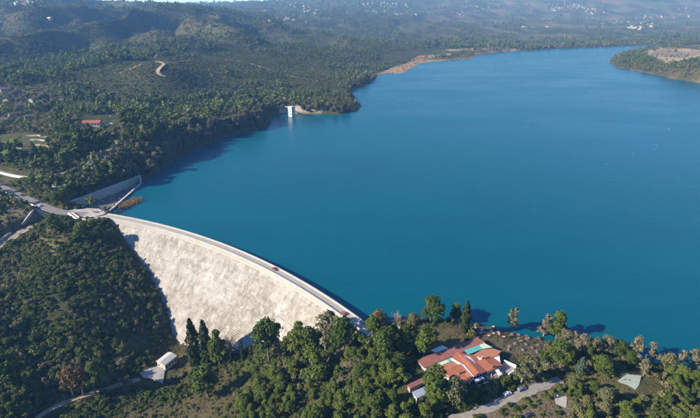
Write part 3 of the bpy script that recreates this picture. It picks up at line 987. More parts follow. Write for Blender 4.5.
def make_umbrella(seed, mat):
    r = random.Random(seed)
    lobes = [((math.cos(a) * d, math.sin(a) * d, 7.9 + r.uniform(-.4, .6) - d * .12), (1.5, 1.5, 0.8)) for a, d in [(r.uniform(0, 6.28), r.uniform(0, 4.0)) for _ in range(18)]]
    C, N, g = lobes_to_sprays(lobes, 1300, 0.62, seed)
    return leaf_mesh('umbrella_crown', C, N, 0.62, g, mat), trunk_mesh('umbrella_trunk', 7.6, (0.3, 0), 0.3, [l[0] for l in lobes[:8]])
def make_shrub(seed, mat, n=260, size=0.34):
    """2 m tall, 3 m wide bush"""
    r = random.Random(seed)
    lobes = [((r.uniform(-.9, .9), r.uniform(-.9, .9), r.uniform(0.45, 1.15)), (q, q, q * .85)) for q in [r.uniform(.5, .85) for _ in range(6)]]
    C, N, g = lobes_to_sprays(lobes, n, size, seed, 0.7, 0.4, 0.5)
    return leaf_mesh('shrub', C, N, size, g, mat)
def simple_tree(seed, mat, n=70, size=1.5, wide=1.0, tall=10.0):
    """whole tree in one mesh, for woods seen from far away"""
    r = random.Random(seed)
    lobes = [((r.uniform(-1.6, 1.6) * wide, r.uniform(-1.6, 1.6) * wide, tall * r.uniform(0.35, 0.75)), (q * wide, q * wide, q)) for q in [r.uniform(1.5, 2.4) for _ in range(5)]]
    lobes.append(((0, 0, tall * 0.82), (1.5 * wide, 1.5 * wide, 1.7)))
    C, N, g = lobes_to_sprays(lobes, n, size, seed, 0.75, 0.5, 0.6)
    V, Fq = sprays(C, N, size, g)
    tv = [(0.25 * math.cos(k * 2.09), 0.25 * math.sin(k * 2.09), z) for z in (-1, tall * .6) for k in range(3)]
    o = len(V)
    V = np.r_[V, tv]
    Fq = np.r_[Fq, [[o + k, o + (k + 1) % 3, o + 3 + (k + 1) % 3, o + 3 + k] for k in range(3)]]
    return mesh_np('wood_tree', V, Fq, mat)

KIND = {
    'pine': [make_pine(s, L_PINE, wide=w) for s, w in ((11, 1.0), (12, 1.15), (13, .9), (14, 1.05), (15, 1.25), (16, .8), (17, 1.1), (18, 1.35))],
    'dark': [make_pine(s, L_DARK, wide=w) for s, w in ((21, 1.05), (22, .9))] + [make_round(s, L_DARK) for s in (23, 24)],
    'round': [make_round(s, L_PINE) for s in (31, 32, 33, 34, 35)],
    'cypress': [make_cypress(s, L_CYP, wid=w) for s, w in ((41, .85), (42, 1.0), (43, 1.25))],
    'grey': [make_tall(s, L_GREY) for s in (51, 52, 53, 54)],
    'greyround': [make_round(s, L_GREY, 1800, 0.42, 1.0) for s in (55, 56)],
    'rust': [make_round(s, L_RUST, 1800, 0.4, 1.0, .8) for s in (61, 62)],
    'bare': [make_bare(s) for s in (71, 72)],
    'olive': [make_round(s, L_OLIVE, 1800, 0.42, 1.2) for s in (81, 82)],
    'umbrella': [make_umbrella(91, L_PINE)],
    'blue': [make_cypress(95, L_BLUE, 900, 0.55, 2.0)],
}
NAMEOF = dict(pine='pine_tree', dark='evergreen_tree', round='broadleaf_tree', cypress='cypress_tree', grey='poplar_tree', greyround='oak_tree', rust='rust_leaved_tree', bare='bare_tree', olive='olive_tree', umbrella='umbrella_pine', blue='blue_conifer')
tree_xy = []
N_TREES = 0
def tree(kind, P, h, label, group=None, wide=1.0, rz=None, var=None):
    global N_TREES
    ms = KIND[kind]
    cr, tk = ms[rnd.randrange(len(ms)) if var is None else var % len(ms)]
    t = put(NAMEOF[kind], None, loc=(P[0], P[1], P[2] - 0.1), rz=rnd.uniform(0, 6.28) if rz is None else rz, label=label, category='tree')
    if group:
        t['group'] = group
    s = h / 10.0
    t.scale = (s * wide, s * wide, s)
    put('crown', cr, t)
    put('trunk', tk, t)
    tree_xy.append((P[0], P[1], 2.6 * s * wide))
    N_TREES += 1
    return t

# ------------------------------------------------------------------ reading the finished ground
GZ2 = GZ.reshape(ny, nx)
SD2 = np.where(inl, -sd, sd).reshape(ny, nx)
def bil(G, x, y):
    i = np.clip(np.searchsorted(xs, x) - 1, 0, nx - 2)
    j = np.clip(np.searchsorted(ys, y) - 1, 0, ny - 2)
    fx = np.clip((x - xs[i]) / (xs[i + 1] - xs[i]), 0, 1)
    fy = np.clip((y - ys[j]) / (ys[j + 1] - ys[j]), 0, 1)
    return (G[j, i] * (1 - fx) + G[j, i + 1] * fx) * (1 - fy) + (G[j + 1, i] * (1 - fx) + G[j + 1, i + 1] * fx) * fy
def gh(x, y):
    return bil(GZ2, np.asarray(x, float), np.asarray(y, float))
def ground_at(u, v, dz=0.0):
    x, y = (u - 350) / F_PX, (v - 209) / F_PX
    X, Y, Z = x * _ts, (CP - y * SP) * _ts, HC - _ts * (SP + y * CP)
    hh = gh(X, Y)
    hh = np.where(in_poly(X, Y, LAKE), np.maximum(hh, 0), hh) + dz
    k = int(np.argmax(Z < hh))
    if k == 0:
        return None
    f = (Z[k - 1] - hh[k - 1]) / (Z[k - 1] - hh[k - 1] + hh[k] - Z[k] + 1e-9)
    t = _ts[k - 1] * (1 - f) + _ts[k] * f
    X, Y = x * t, (CP - y * SP) * t
    return np.array([X, Y, float(gh(X, Y))])
def drape(uv, n=2, dz=0.3, step=None):
    P = chaikin([ground_at(u, v)[:2] for u, v in uv], n)
    return [np.array([p[0], p[1], float(gh(p[0], p[1])) + dz]) for p in P]

# ------------------------------------------------------------------ paths and paved places
def path(name, uv, w, mat, dz=0.3):
    return ribbon(name, drape(uv, 3, dz), w, mat, 0.8)
M_PATH = plain('trodden_earth', (0.135, 0.115, 0.07), 0.95, 0.4, 0.3)
path('footpath', [(50, 251), (56, 247), (63, 245.5), (71, 245)], 1.0, M_PATH)
path('footpath', [(50, 251), (56, 256), (68, 257), (86, 257)], 1.0, M_PATH)
path('footpath', [(45, 297), (58, 295), (72, 291), (87, 285), (103, 274)], 0.9, M_PATH)
path('footpath', [(30, 365), (50, 352), (68, 340), (82, 328), (96, 318), (107, 312)], 1.2, M_PATH)
path('footpath', [(23, 246), (21, 262), (17, 283), (13, 300), (12, 322), (10, 335)], 0.9, M_PATH)
path('dirt_track', [(36, 418), (48, 410), (62, 403), (76, 398), (92, 393), (115, 386), (140, 379)], 4.2, M_SAND)
path('dirt_track', [(156, 62), (161, 62.5), (165, 65), (160, 68.5), (157, 72), (161, 75.5), (166, 77)], 7.0, plain('pale_track', (0.42, 0.31, 0.19), .95, .2, .1), 0.8)
path('dirt_track', [(118, 74), (135, 68), (152, 63), (170, 64), (190, 60)], 4.0, M_SAND, 0.8)
path('dirt_track', [(195, 89), (225, 88), (240, 90), (268, 88)], 4.5, M_SAND, 0.8)
path('dirt_track', [(225, 60), (245, 62), (270, 70), (300, 78)], 5, M_SAND, 0.8)
path('access_road', [(365, 322.5), (374, 321.5), (386, 323), (397, 327), (404, 333), (408, 342)], 4.5, M_CONC, 0.25)
def ragged(name, line, w, mat, seed=3):
    r_ = random.Random(seed)
    L = chaikin(line, 1)
    top = []
    vs_r = []
    for sg in (1, -1):
        side = [p + np.array([0, 0, .02]) for p in offset_line(L, sg * w / 2)]
        for p, q in zip(side, L):
            d_ = (p - q)[:2]
            vs_r.append(1)
            p[:2] = q[:2] + d_ * (1 + .22 * math.sin(len(vs_r) * .9 + sg) + r_.uniform(-.08, .08))
        top.append(side)
    vs, fs = [], []
    for a_, b_ in zip(*top):
        vs += [a_, b_, a_ - [0, 0, .6], b_ - [0, 0, .6]]
    for i in range(len(L) - 1):
        k = i * 4
        fs += [(k, k + 4, k + 5, k + 1), (k, k + 2, k + 6, k + 4), (k + 1, k + 5, k + 7, k + 3)]
    b = MB(); b.add(vs, fs, mat)
    return structure(name, b.mesh(name))
ragged('gravel_road', ROAD_REST, 4.6, plain('dusty_gravel', (0.29, 0.265, 0.23), 0.95, 0.35, 0.4))
def patch(name, uv, mat, dz=0.35, kind='structure'):
    P = [ground_at(u, v) for u, v in uv]
    zc = max(p[2] for p in P) * .6 + min(p[2] for p in P) * .4 + dz
    b = MB()
    b.prism([(p[0], p[1], p[2] * .5 + zc * .5 + .15) for p in P], min(p[2] for p in P) - 2, mat)
    return structure(name, b.mesh(name))
patch('paved_yard', [(139, 373), (150, 368), (158, 366.5), (165, 371), (163, 384), (152, 379), (144, 378)], plain('yard_concrete', (0.33, 0.32, 0.305), .9, .3, .3))
patch('paved_yard', [(349, 352), (357, 347), (367, 347), (368, 357), (360, 366), (350, 362)], M_CONC_D)
patch('court', [(617.5, 381), (627, 374.5), (641, 377), (639, 385), (634.5, 390.5)], plain('court_surface', (0.36, 0.42, 0.34), .8, .12, .4))
patch('car_park', [(553, 392), (560, 390.5), (567, 398), (566, 408), (556, 404)], M_GRAVEL)
patch('paved_yard', [(101, 119), (110, 116), (117, 119), (113, 124), (104, 127)], M_CONC)

# ------------------------------------------------------------------ restaurant with the red roofs
def Rz(X, Y, z):
    return un(400 + X / 5.36, 320 + Y / 5.36, z)
R0 = Rz(330, 240, 7)
def mat_tiles(name, col):
    t = NT(name)
    p = t.pos()
    n = t.noise(p, 0.5, 5, 0.7)
    n2 = t.noise(p, 3.0, 3, 0.7)
    f = t.math('ADD', t.math('MULTIPLY', n, .5), t.math('MULTIPLY', n2, .5))
    c = t.ramp(f, [(0.3, tuple(q * .6 for q in col)), (0.5, col), (0.72, tuple(min(q * 1.35, .8) for q in col))])
    t.base(c, 0.85)
    w = t.node('ShaderNodeTexWave', {'Vector': t.pos((1, .25, 0)), 'Scale': 2.2, 'Distortion': 1.0}).outputs['Fac']
    t.bump(w, 0.5, 0.1)
    return t.m
M_TILE = mat_tiles('terracotta_tiles', (0.34, 0.125, 0.07))
M_REDFLAT = plain('dark_red_roof_sheet', (0.27, 0.112, 0.095), .75, .25, .4)
M_SALMON = plain('salmon_roof_coating', (0.40, 0.17, 0.10), .8, .2, .4)
M_MINT = plain('mint_roof_panel', (0.52, 0.62, 0.40), .6, .1, .6)
M_TEAL = plain('teal_roof_panel', (0.10, 0.40, 0.36), .6, .12, .6)
M_GLASS = plain('dark_window_glass', (0.03, 0.04, 0.05), .15, .2, 1)
M_PINK = plain('pink_washed_wall', (0.45, 0.30, 0.26), .85, .2, .5)
rest = thing('restaurant', 'rambling lakeside restaurant with terracotta, dark red and mint green roofs', 'restaurant', loc=tuple(R0))
def rpart(name, polys, parent=rest):
    """polys: list of (points (X, Y, z), z of the underside, material of the top, material of the sides)"""
    b = MB()
    for pts, bz, mt, ms in polys:
        top = [tuple(Rz(*q) - R0) for q in pts]
        if isinstance(bz, tuple):                       # thin slab of given thickness
            b.prism(top, [q[2] - bz[0] for q in top], mt, ms)
        else:
            b.prism(top, bz - R0[2], mt, ms)
    return b.build(name, parent)
rpart('wall', [([(100, 225, 10.0), (415, 105, 10.0), (445, 122, 10.0), (135, 258, 10.0)], 5.5, M_WHITE, M_WHITE)])
rpart('wall', [([(185, 282, 10.4), (300, 225, 10.4), (345, 190, 10.4), (400, 190, 10.4), (455, 270, 10.4), (395, 300, 10.4), (372, 328, 10.4), (330, 338, 10.4), (268, 303, 10.4)], 5.5, M_WHITE, M_WHITE)])
rpart('wall', [([(392, 186, 10.5), (440, 160, 10.5), (530, 168, 10.5), (540, 240, 10.5), (468, 268, 10.5)], 5.5, M_WHITE, M_WHITE)])
f = rpart('flat_roof', [([(88, 213, 10.2), (415, 92, 10.2), (457, 119, 10.6), (130, 258, 10.6)], (.22,), M_REDFLAT, M_REDFLAT)])
f['label'] = 'long dark red flat roof along the back of the restaurant'
for X0, Y0, X1, Y1 in ((170, 183, 213, 226), (250, 153, 293, 192), (333, 122, 376, 156)):
    rpart('roof_seam', [([(X0, Y0, 10.27), (X0 + 4, Y0 - 1.5, 10.27), (X1 + 4, Y1 - 2, 10.66), (X1, Y1, 10.66)], (.1,), M_REDFLAT, M_REDFLAT)], f)
rpart('skylight_strip', [([(130, 261, 10.75), (250, 211, 10.75), (266, 224, 10.75), (148, 274, 10.75)], (.15,), M_MINT, M_MINT)])
rpart('skylight_strip', [([(251, 210, 10.78), (274, 200, 10.78), (288, 213, 10.78), (267, 223, 10.78)], (.15,), M_TEAL, M_TEAL)])
rpart('skylight_strip', [([(343, 161, 10.8), (424, 134, 10.8), (444, 154, 10.8), (366, 184, 10.8)], (.15,), M_TEAL, M_TEAL)])
rpart('skylight_strip', [([(425, 133, 10.8), (451, 122, 10.8), (495, 146, 10.8), (446, 153, 10.8)], (.15,), M_MINT, M_MINT)])
rpart('flat_roof', [([(392, 186, 10.95), (442, 157, 10.95), (500, 152, 10.95), (543, 166, 10.95), (520, 192, 10.95), (450, 208, 10.95)], (.25,), M_SALMON, M_SALMON)])
rpart('flat_roof', [([(152, 276, 10.95), (290, 216, 10.95), (322, 233, 10.95), (205, 288, 10.95)], (.25,), M_SALMON, M_SALMON)])
g = rpart('tiled_roof', [([(276, 203, 11.0), (305, 168, 12.0), (350, 196, 12.2), (428, 287, 12.1), (396, 304, 11.0), (345, 243, 11.1)], (.25,), M_TILE, M_WHITE),
                         ([(305, 168, 12.0), (400, 190, 10.9), (465, 274, 10.9), (428, 287, 12.1), (350, 196, 12.2)], (.25,), M_TILE, M_WHITE)])
rpart('valley_parapet', [([(272, 204, 11.5), (280, 203, 11.5), (345, 241, 11.6), (398, 302, 11.5), (392, 306, 11.5), (337, 246, 11.6)], 9.5, M_WHITE, M_WHITE)])
g = rpart('tiled_roof', [([(205, 287, 10.5), (322, 234, 11.9), (392, 304, 11.6), (375, 332, 10.5), (330, 346, 10.2), (262, 308, 10.2)], (.3,), M_TILE, M_TILE)])
rpart('roof_vent', [([(312, 275, 12.0), (340, 268, 12.0), (346, 276, 12.0), (318, 283, 12.0)], 10.6, M_REDFLAT, M_REDFLAT)], g)
g = rpart('tiled_roof', [([(405, 221, 11.0), (448, 207, 11.7), (512, 258, 11.5), (465, 277, 10.8)], (.25,), M_TILE, M_TILE), ([(448, 207, 11.7), (482, 189, 10.9), (553, 241, 10.8), (512, 258, 11.5)], (.25,), M_TILE, M_TILE)])
rpart('chimney', [([(436, 192, 13.0), (448, 190, 13.0), (452, 196, 13.0), (440, 199, 13.0)], 10.6, M_PINK, M_PINK)], g)
rpart('chimney', [([(492, 240, 12.9), (508, 236, 12.9), (512, 242, 12.9), (496, 246, 12.9)], 10.6, M_TILE, M_TILE)], g)
# terraces towards the car park
ter = rpart('terrace', [([(345, 352, 8.2), (400, 312, 8.2), (465, 282, 8.2), (548, 246, 8.2), (558, 218, 8.2), (618, 245, 8.2), (612, 265, 8.2), (352, 382, 8.2)], 4.5, plain('terrace_floor', (.33, .28, .25), .9, .3, .6), M_PINK)])
for q in ([(556, 214, 9.3), (562, 213, 9.3), (624, 240, 9.3), (618, 245, 9.3)], [(618, 245, 9.3), (624, 240, 9.3), (620, 266, 9.3), (612, 266, 9.3)], [(580, 284, 9.2), (612, 264, 9.2), (619, 267, 9.2), (586, 288, 9.2)], [(352, 378, 9.0), (470, 326, 9.0), (473, 331, 9.0), (356, 384, 9.0)]):
    rpart('parapet', [(q, 5.0, M_WHITE, M_WHITE)], ter)
rpart('canopy', [([(400, 318, 10.3), (440, 298, 10.3), (452, 312, 10.3), (412, 334, 10.3)], (.15,), M_WHITE, M_WHITE)], ter)
rpart('canopy', [([(508, 262, 10.6), (524, 254, 10.6), (545, 290, 10.0), (528, 298, 10.0)], (.15,), M_WHITE, M_WHITE)], ter)
for X, Y in ((405, 322), (440, 303), (412, 338), (452, 316), (512, 266), (530, 296), (470, 300), (490, 290)):
    rpart('column', [([(X - 2, Y - 1, 10.2), (X + 2, Y - 1, 10.2), (X + 2, Y + 1, 10.2), (X - 2, Y + 1, 10.2)], 7.5, M_WHITE, M_WHITE)], ter)
for (X0, Y0), (X1, Y1), n_ in (((395, 300), (455, 270), 4), ((468, 268), (540, 240), 4), ((330, 338), (372, 328), 2), ((135, 258), (185, 240), 2)):
    for i in range(n_):
        f0, f1 = (i + .22) / n_, (i + .78) / n_
        A, B = Rz(X0 + (X1 - X0) * f0, Y0 + (Y1 - Y0) * f0, 10.4) - R0, Rz(X0 + (X1 - X0) * f1, Y0 + (Y1 - Y0) * f1, 10.4) - R0
        d = (B - A)[:2]; d /= np.hypot(*d); nn = np.array([d[1], -d[0]]) * 0.06
        b = MB()
        b.add([(A[0] - nn[0], A[1] - nn[1], 2.8), (B[0] - nn[0], B[1] - nn[1], 2.8), (B[0] - nn[0], B[1] - nn[1], 1.3), (A[0] - nn[0], A[1] - nn[1], 1.3),
               (A[0] + nn[0], A[1] + nn[1], 2.8), (B[0] + nn[0], B[1] + nn[1], 2.8), (B[0] + nn[0], B[1] + nn[1], 1.3), (A[0] + nn[0], A[1] + nn[1], 1.3)],
              [(0, 1, 2, 3), (7, 6, 5, 4), (0, 4, 5, 1), (1, 5, 6, 2), (2, 6, 7, 3), (3, 7, 4, 0)], M_GLASS)
        b.build('window', rest)
def shed(name, label, pts, roof_mat, wall_mat, gz=6.0, cat='shed'):
    c = Rz(*pts[0])
    t = thing(name, label, cat, loc=(c[0], c[1], gz))
    O = np.array(t.location)
    top = [tuple(Rz(*q) - O) for q in pts]
    b = MB(); b.prism([(q[0], q[1], q[2] - .2) for q in top], -1.5, wall_mat); b.build('wall', t)
    b = MB()
    m = np.mean(np.array(top), 0)
    b.prism([(m[0] + (q[0] - m[0]) * 1.05, m[1] + (q[1] - m[1]) * 1.05, q[2]) for q in top], [q[2] - .18 for q in top], roof_mat)
    b.build('roof', t)
    return t
shed('outbuilding', 'low white flat-roofed outbuilding behind the long dark red roof', [(168, 160, 9.2), (226, 136, 9.2), (262, 152, 9.4), (208, 178, 9.4)], M_WHITE, M_WHITE)
shed('annex', 'small annex with a narrow dark red roof beside the restaurant car yard', [(42, 346, 9.6), (124, 306, 9.6), (132, 330, 9.3), (55, 366, 9.3)], M_REDFLAT, M_PINK)
shed('annex', 'small annex with a blue grey sheet roof under the pines', [(66, 384, 9.3), (130, 358, 9.3), (152, 392, 9.0), (90, 418, 9.0)], plain('blue_grey_sheet', (.30, .34, .42), .5, .15, .5), M_WHITE)
shed('annex', 'tiny pale roofed shed left of the narrow red roofed annex', [(14, 290, 9.0), (40, 280, 9.0), (62, 298, 9.0), (34, 310, 9.0)], plain('pale_sheet', (.48, .48, .48), .6, .15, .5), M_WHITE)

# ------------------------------------------------------------------ other buildings
def house(name, label, P, L, Wd, H, rise, rz, wall_m, roof_m, cat='house', windows=0, group=None, detail=True, door=False):
    t = thing(name, label, cat, loc=tuple(P), rz=rz, group=group) if detail else None
    def shell(b):
        b.box((0, 0, H / 2 - 1), (L, Wd, H + 2), wall_m)
        a = L / 2
        b.add([(-a, -Wd / 2, H), (-a, Wd / 2, H), (-a, 0, H + rise), (a, -Wd / 2, H), (a, Wd / 2, H), (a, 0, H + rise)], [(0, 2, 1), (3, 4, 5), (0, 1, 4, 3), (0, 3, 5, 2), (1, 2, 5, 4)], wall_m)
    def roofing(b):
        a, o, th = L / 2 + .5, .55, .22
        e = -o * rise / (Wd / 2)
        for sg in (-1, 1):
            b.add([(-a, sg * (Wd / 2 + o), H + e), (a, sg * (Wd / 2 + o), H + e), (a, 0, H + rise + .01), (-a, 0, H + rise + .01),
                   (-a, sg * (Wd / 2 + o), H + e + th), (a, sg * (Wd / 2 + o), H + e + th), (a, 0, H + rise + th), (-a, 0, H + rise + th)],
                  [(0, 1, 2, 3), (7, 6, 5, 4), (0, 4, 5, 1), (1, 5, 6, 2), (3, 2, 6, 7), (0, 3, 7, 4)], roof_m)
    if not detail:
        b = MB(); shell(b); roofing(b)
        return b.mesh(name)
    b = MB(); shell(b); b.build('wall', t)
    b = MB(); roofing(b); b.build('roof', t)
    for i in range(windows):
        x = -L / 2 + L * (i + .5) / windows
        for sg in (-1, 1):
            b = MB(); b.box((x, sg * Wd / 2, H * .55), (L / windows * .38, .12, H * .32), M_GLASS); b.build('window', t)
    if door:
        b = MB(); b.box((-L / 2, 0, H * .22), (.14, Wd * .22, H * .44), plain('grey_door', (.2, .22, .24), .6)); b.build('door', t)
        b = MB(); b.box((-L / 2, Wd * .3, H * .6), (.12, Wd * .16, H * .2), M_GLASS); b.build('window', t)
    return t
A, B = ground_at(160, 371), ground_at(174, 361)
rz = math.atan2(B[1] - A[1], B[0] - A[0])
house('valve_house', 'small white gabled building standing at the foot of the dam', ((A[0] + B[0]) / 2, (A[1] + B[1]) / 2 + 1, min(A[2], B[2]) - .3), 9.6, 7.2, 6.0, 1.0, rz, plain('dirty_white_render', (.50, .46, .41), .85, .35, .4), plain('pale_roof_sheet', (.48, .47, .46), .7, .25, .6), 'building', 4, door=True)
P = ground_at(93, 126)
house('villa', 'villa with a terracotta tiled roof on the wooded left bank', P, 20, 11, 4.6, 2.4, 0.12, plain('cream_wall', (.45, .39, .33), .85, .2, .3), M_TILE, 'house', 6)
P = ground_at(57, 189)
house('pump_shed', 'tiny beige flat hut among the shrubs between the two roads', P, 6, 5, 3, .5, .5, M_CONC, M_CONC, 'shed', 1)
for u, v, s, lab in ((9, 102, 1.0, 'pale house among orchards near the left edge, above the dusky roofed house'), (30, 119, .9, 'small pale house left of the villa below the orchards'), (55, 112, .9, 'pale cottage between the orchards and the villa'), (62, 102, .8, 'little white farm building above the villa'), (34, 102, 1.0, 'cream house in the middle of the orchards'), (18, 95, .9, 'small cream house on the upper edge of the orchards'), (22, 108, 1.1, 'grey walled house among olive trees on the upper left bank'), (40, 96, 1.0, 'pale house with a tiled roof left of the tall cypresses'), (14, 117, .9, 'small low house by the orchard road'), (4, 123, 1.0, 'low house with a dusky roof at the left edge of the photo'), (6, 92, 1.1, 'brown roofed house among orchards at the left edge'), (165, 54, 1.0, 'small white farmhouse at the end of the pale green field'), (156, 57.5, .8, 'tiny white barn beside the small white farmhouse'), (50, 20, 1.4, 'lone pale house high on the big left hill')):
    P = ground_at(u, v)
    house('house', lab, P, 13 * s, 9 * s, 5 * s, 2 * s, rnd.uniform(0, 3), plain('drab_wall', (.36, .33, .29), .9, .3, .3), plain('dusky_tiles', (.125, .085, .065), .9, .3, .4) if v > 80 else M_WHITE, 'house', 3)
for i, (q, lab) in enumerate(((((27, 136.5), (38, 136), (48, 138)), 'uppermost pale terrace wall in the grassy clearing'), (((30, 140.5), (40, 140.5), (52, 143)), 'middle pale terrace wall in the grassy clearing'), (((36, 145.5), (46, 146), (54, 149)), 'lowest pale terrace wall in the grassy clearing'))):
    wall('terrace_wall', [ground_at(*p) for p in q], .7, 1.3, M_CONC, lab)
# intake tower standing in the lake
P = un(292, 116.3, 0)
tw = thing('intake_tower', 'square white water intake tower standing in the lake near the far bank', 'tower', loc=(P[0], P[1], 0), rz=math.radians(-40))
b = MB(); b.box((0, 0, 3.0), (8.6, 8.6, 26), M_WHITE); b.build('shaft', tw)
b = MB(); b.box((0, 0, 16.3), (9.6, 9.6, .7), M_WHITE); b.build('cornice', tw)
b = MB(); b.box((0, 0, 17.1), (7.2, 7.2, .95), M_CONC); b.build('roof', tw)
for k in range(4):
    for z0 in (4.5, 9.5, 13.2):
        b = MB()
        a = k * math.pi / 2
        b.box((4.3 * math.cos(a), 4.3 * math.sin(a), z0), (.14, 2.2, 2.6), M_GLASS, a)
        w = b.build('window', tw)
E1 = ground_at(287, 108)
br = thing('footbridge', 'short footbridge from the white intake tower to the bank', 'bridge', loc=(P[0], P[1], 0))
b = MB()
L = [np.array([-1.5, 6.2, 11.0]), np.array([E1[0] - P[0], E1[1] - P[1], max(E1[2], 6) + .6])]
b.sweep(L, [(-1.1, -.4), (1.1, -.4), (1.1, 0), (-1.1, 0)], M_CONC); b.build('deck', br)
for o in (-1.05, 1.05):
    b = MB(); b.sweep(offset_line(L, o), [(-.06, .9), (.06, .9), (.06, 1.05), (-.06, 1.05)], M_WHITE); b.build('railing', br)
for f in (.35, .75):
    q = L[0] * (1 - f) + L[1] * f
    b = MB(); b.box((q[0], q[1], q[2] / 2 - 3.2), (1.0, 1.0, q[2] + 5.4), M_CONC); b.build('pier', br)
q = ground_at(283, 110)
house('pump_house', 'low white pump house on the sandy bank behind the intake tower', q + np.array([0, 8, 0]), 20, 7, 4, 1.0, .05, M_WHITE, M_WHITE, 'building', 4)
# ------------------------------------------------------------------ far villages
M_FARW = plain('aged_white_wall', (.46, .44, .41), .9, .25, .05)
P_HOUSE = [house('hs', '', (0, 0, 0), L, W_, H_, r_, 0, w_, m_, detail=False) for L, W_, H_, r_, w_, m_ in
           ((14, 10, 7, 2.4, M_FARW, M_TILE), (12, 10, 8, 1.0, M_FARW, M_FARW), (18, 11, 6, 2.5, M_FARW, M_TILE), (14, 12, 9, 1.2, M_FARW, M_CONC_D), (60, 26, 8, 1.5, M_FARW, M_FARW))]
def village(n, poly, label, group, kinds=(0, 1, 2, 3), smin=.8, smax=1.3):
    us, vs_ = [p[0] for p in poly], [p[1] for p in poly]
    k, cl, miss = 0, None, 0
    while k < n:
        if k % 9 == 0 or cl is None:
            cl = (rnd.uniform(min(us), max(us)), rnd.uniform(min(vs_), max(vs_)))
        u, v = rnd.gauss(cl[0], 9), rnd.gauss(cl[1], 1.1)
        miss += 1
        if miss > 60:
            cl, miss = None, 0
            continue
        if not in_poly(np.array([u]), np.array([v]), poly)[0]:
            continue
        k += 1
        P = ground_at(u, v)
        if P is None or P[1] > 8800 or SD2[np.searchsorted(ys, P[1]) - 1, np.clip(np.searchsorted(xs, P[0]) - 1, 0, nx - 1)] < 10:
            continue
        put('house', P_HOUSE[rnd.choice(kinds)], loc=tuple(P), rz=rnd.uniform(0, 3.14), scale=rnd.uniform(smin, smax), label=label, category='house', group=group)
village(26, [(3, 3), (30, 1.5), (50, 3), (48, 6), (5, 6)], 'white house in the village on the left skyline', 'houses on the left skyline')
village(56, [(255, 15), (285, 4), (350, 2), (350, 14), (300, 26), (270, 24)], 'pale house scattered over the far hillside above the forest', 'houses on the far hillside')
village(60, [(340, 3), (520, 2), (520, 14), (440, 16), (345, 14)], 'white house in the hazy village at the top centre', 'houses of the hazy village')
village(75, [(540, 3), (700, 2), (705, 28), (600, 30), (560, 18)], 'pale house on the hazy plain at the top right', 'houses on the hazy plain')
village(7, [(590, 24), (700, 26), (700, 33), (600, 34)], 'long white warehouse on the plain beyond the lake', 'warehouses on the plain', (4,), .8, 1.2)
village(5, [(480, 22), (580, 26), (580, 34), (500, 33)], 'long white farm shed in the fields beyond the lake', 'sheds in the fields', (4,), .5, .8)

# ------------------------------------------------------------------ vehicles
M_TYRE = plain('tyre_rubber', (.02, .02, .02), .9)
M_RIM = plain('wheel_rim', (.45, .45, .46), .4)
M_LAMP = plain('lamp_glass', (.7, .7, .66), .2, .05)
def car_meshes(paint_col, name, van=False):
    pm = plain(name, paint_col, .3, .05, 2)
    pm.node_tree.nodes['Principled BSDF'].inputs['Coat Weight'].default_value = .5
    top = 2.1 if van else 1.45
    side = [(-2.1, .35), (2.1, .35), (2.15, .7), (1.95, .88), (1.05, .95 if not van else 1.1), (.5, top - .03), (-1.3, top), (-2.0, top - .1 if van else 1.0), (-2.15, .75)]
    def prof(pts, w0, w1, mat, zmid=.95):
        b = MB()
        n = len(pts)
        vs = []
        for sg in (-1, 1):
            for x, z in pts:
                w = w0 if z <= zmid else w0 + (w1 - w0) * (z - zmid) / (top - zmid)
                vs.append((x, sg * w, z))
        b.add(vs, [tuple(range(n)), tuple(range(2 * n - 1, n - 1, -1))] + [(i, i + n, (i + 1) % n + n, (i + 1) % n) for i in range(n)], mat)
        return b
    body = prof(side, .88, .68, pm).mesh('car_body')
    glass = []
    for pts in ([(.98, 1.0), (.5, top - .12), (-.25, top - .1), (-.25, 1.0)], [(-.35, 1.0), (-.35, top - .1), (-1.25, top - .12), (-1.75, 1.0)]):
        glass.append(prof(pts, .885, .70, M_GLASS).mesh('side_glass'))
    ws = MB(); ws.add([(1.07, -.72, .97), (1.07, .72, .97), (.535, .6, top - .06), (.535, -.6, top - .06), (.9, -.72, .9), (.9, .72, .9), (.4, .6, top - .1), (.4, -.6, top - .1)], [(0, 1, 2, 3), (7, 6, 5, 4), (0, 4, 5, 1), (1, 5, 6, 2), (2, 6, 7, 3), (3, 7, 4, 0)], M_GLASS)
    glass.append(ws.mesh('windscreen'))
    def disc(r, w, mat):
        b = MB()
        n = 14
        vs = [(r * math.cos(2 * math.pi * i / n), y, r * math.sin(2 * math.pi * i / n)) for y in (-w / 2, w / 2) for i in range(n)]
        b.add(vs, [(i, (i + 1) % n, n + (i + 1) % n, n + i) for i in range(n)] + [tuple(range(n))[::-1], tuple(range(n, 2 * n))], mat)
        return b.mesh('disc')
    hl = MB(); hl.box((0, 0, 0), (.12, .34, .16), M_LAMP)
    return dict(body=body, glass=glass, tyre=disc(.33, .22, M_TYRE), rim=disc(.2, .24, M_RIM), lamp=hl.mesh('headlamp'))
CARS = {}
def car(P, rz, col, cname, label, name='car', van=False, group=None):
    if cname not in CARS:
        CARS[cname] = car_meshes(col, cname, van)
    c = CARS[cname]
    t = thing(name, label, 'van' if van else 'car', loc=tuple(P), rz=rz, group=group)
    put('body', c['body'], t)
    for i, g in enumerate(c['glass']):
        put('windscreen' if i == 2 else 'window', g, t)
    for x in (-1.35, 1.35):
        for y in (-.8, .8):
            w = put('wheel', c['tyre'], t, loc=(x, y, .33))
            put('rim', c['rim'], w)
    for y in (-.62, .62):
        put('headlight', c['lamp'], t, loc=(2.1, y, .72))
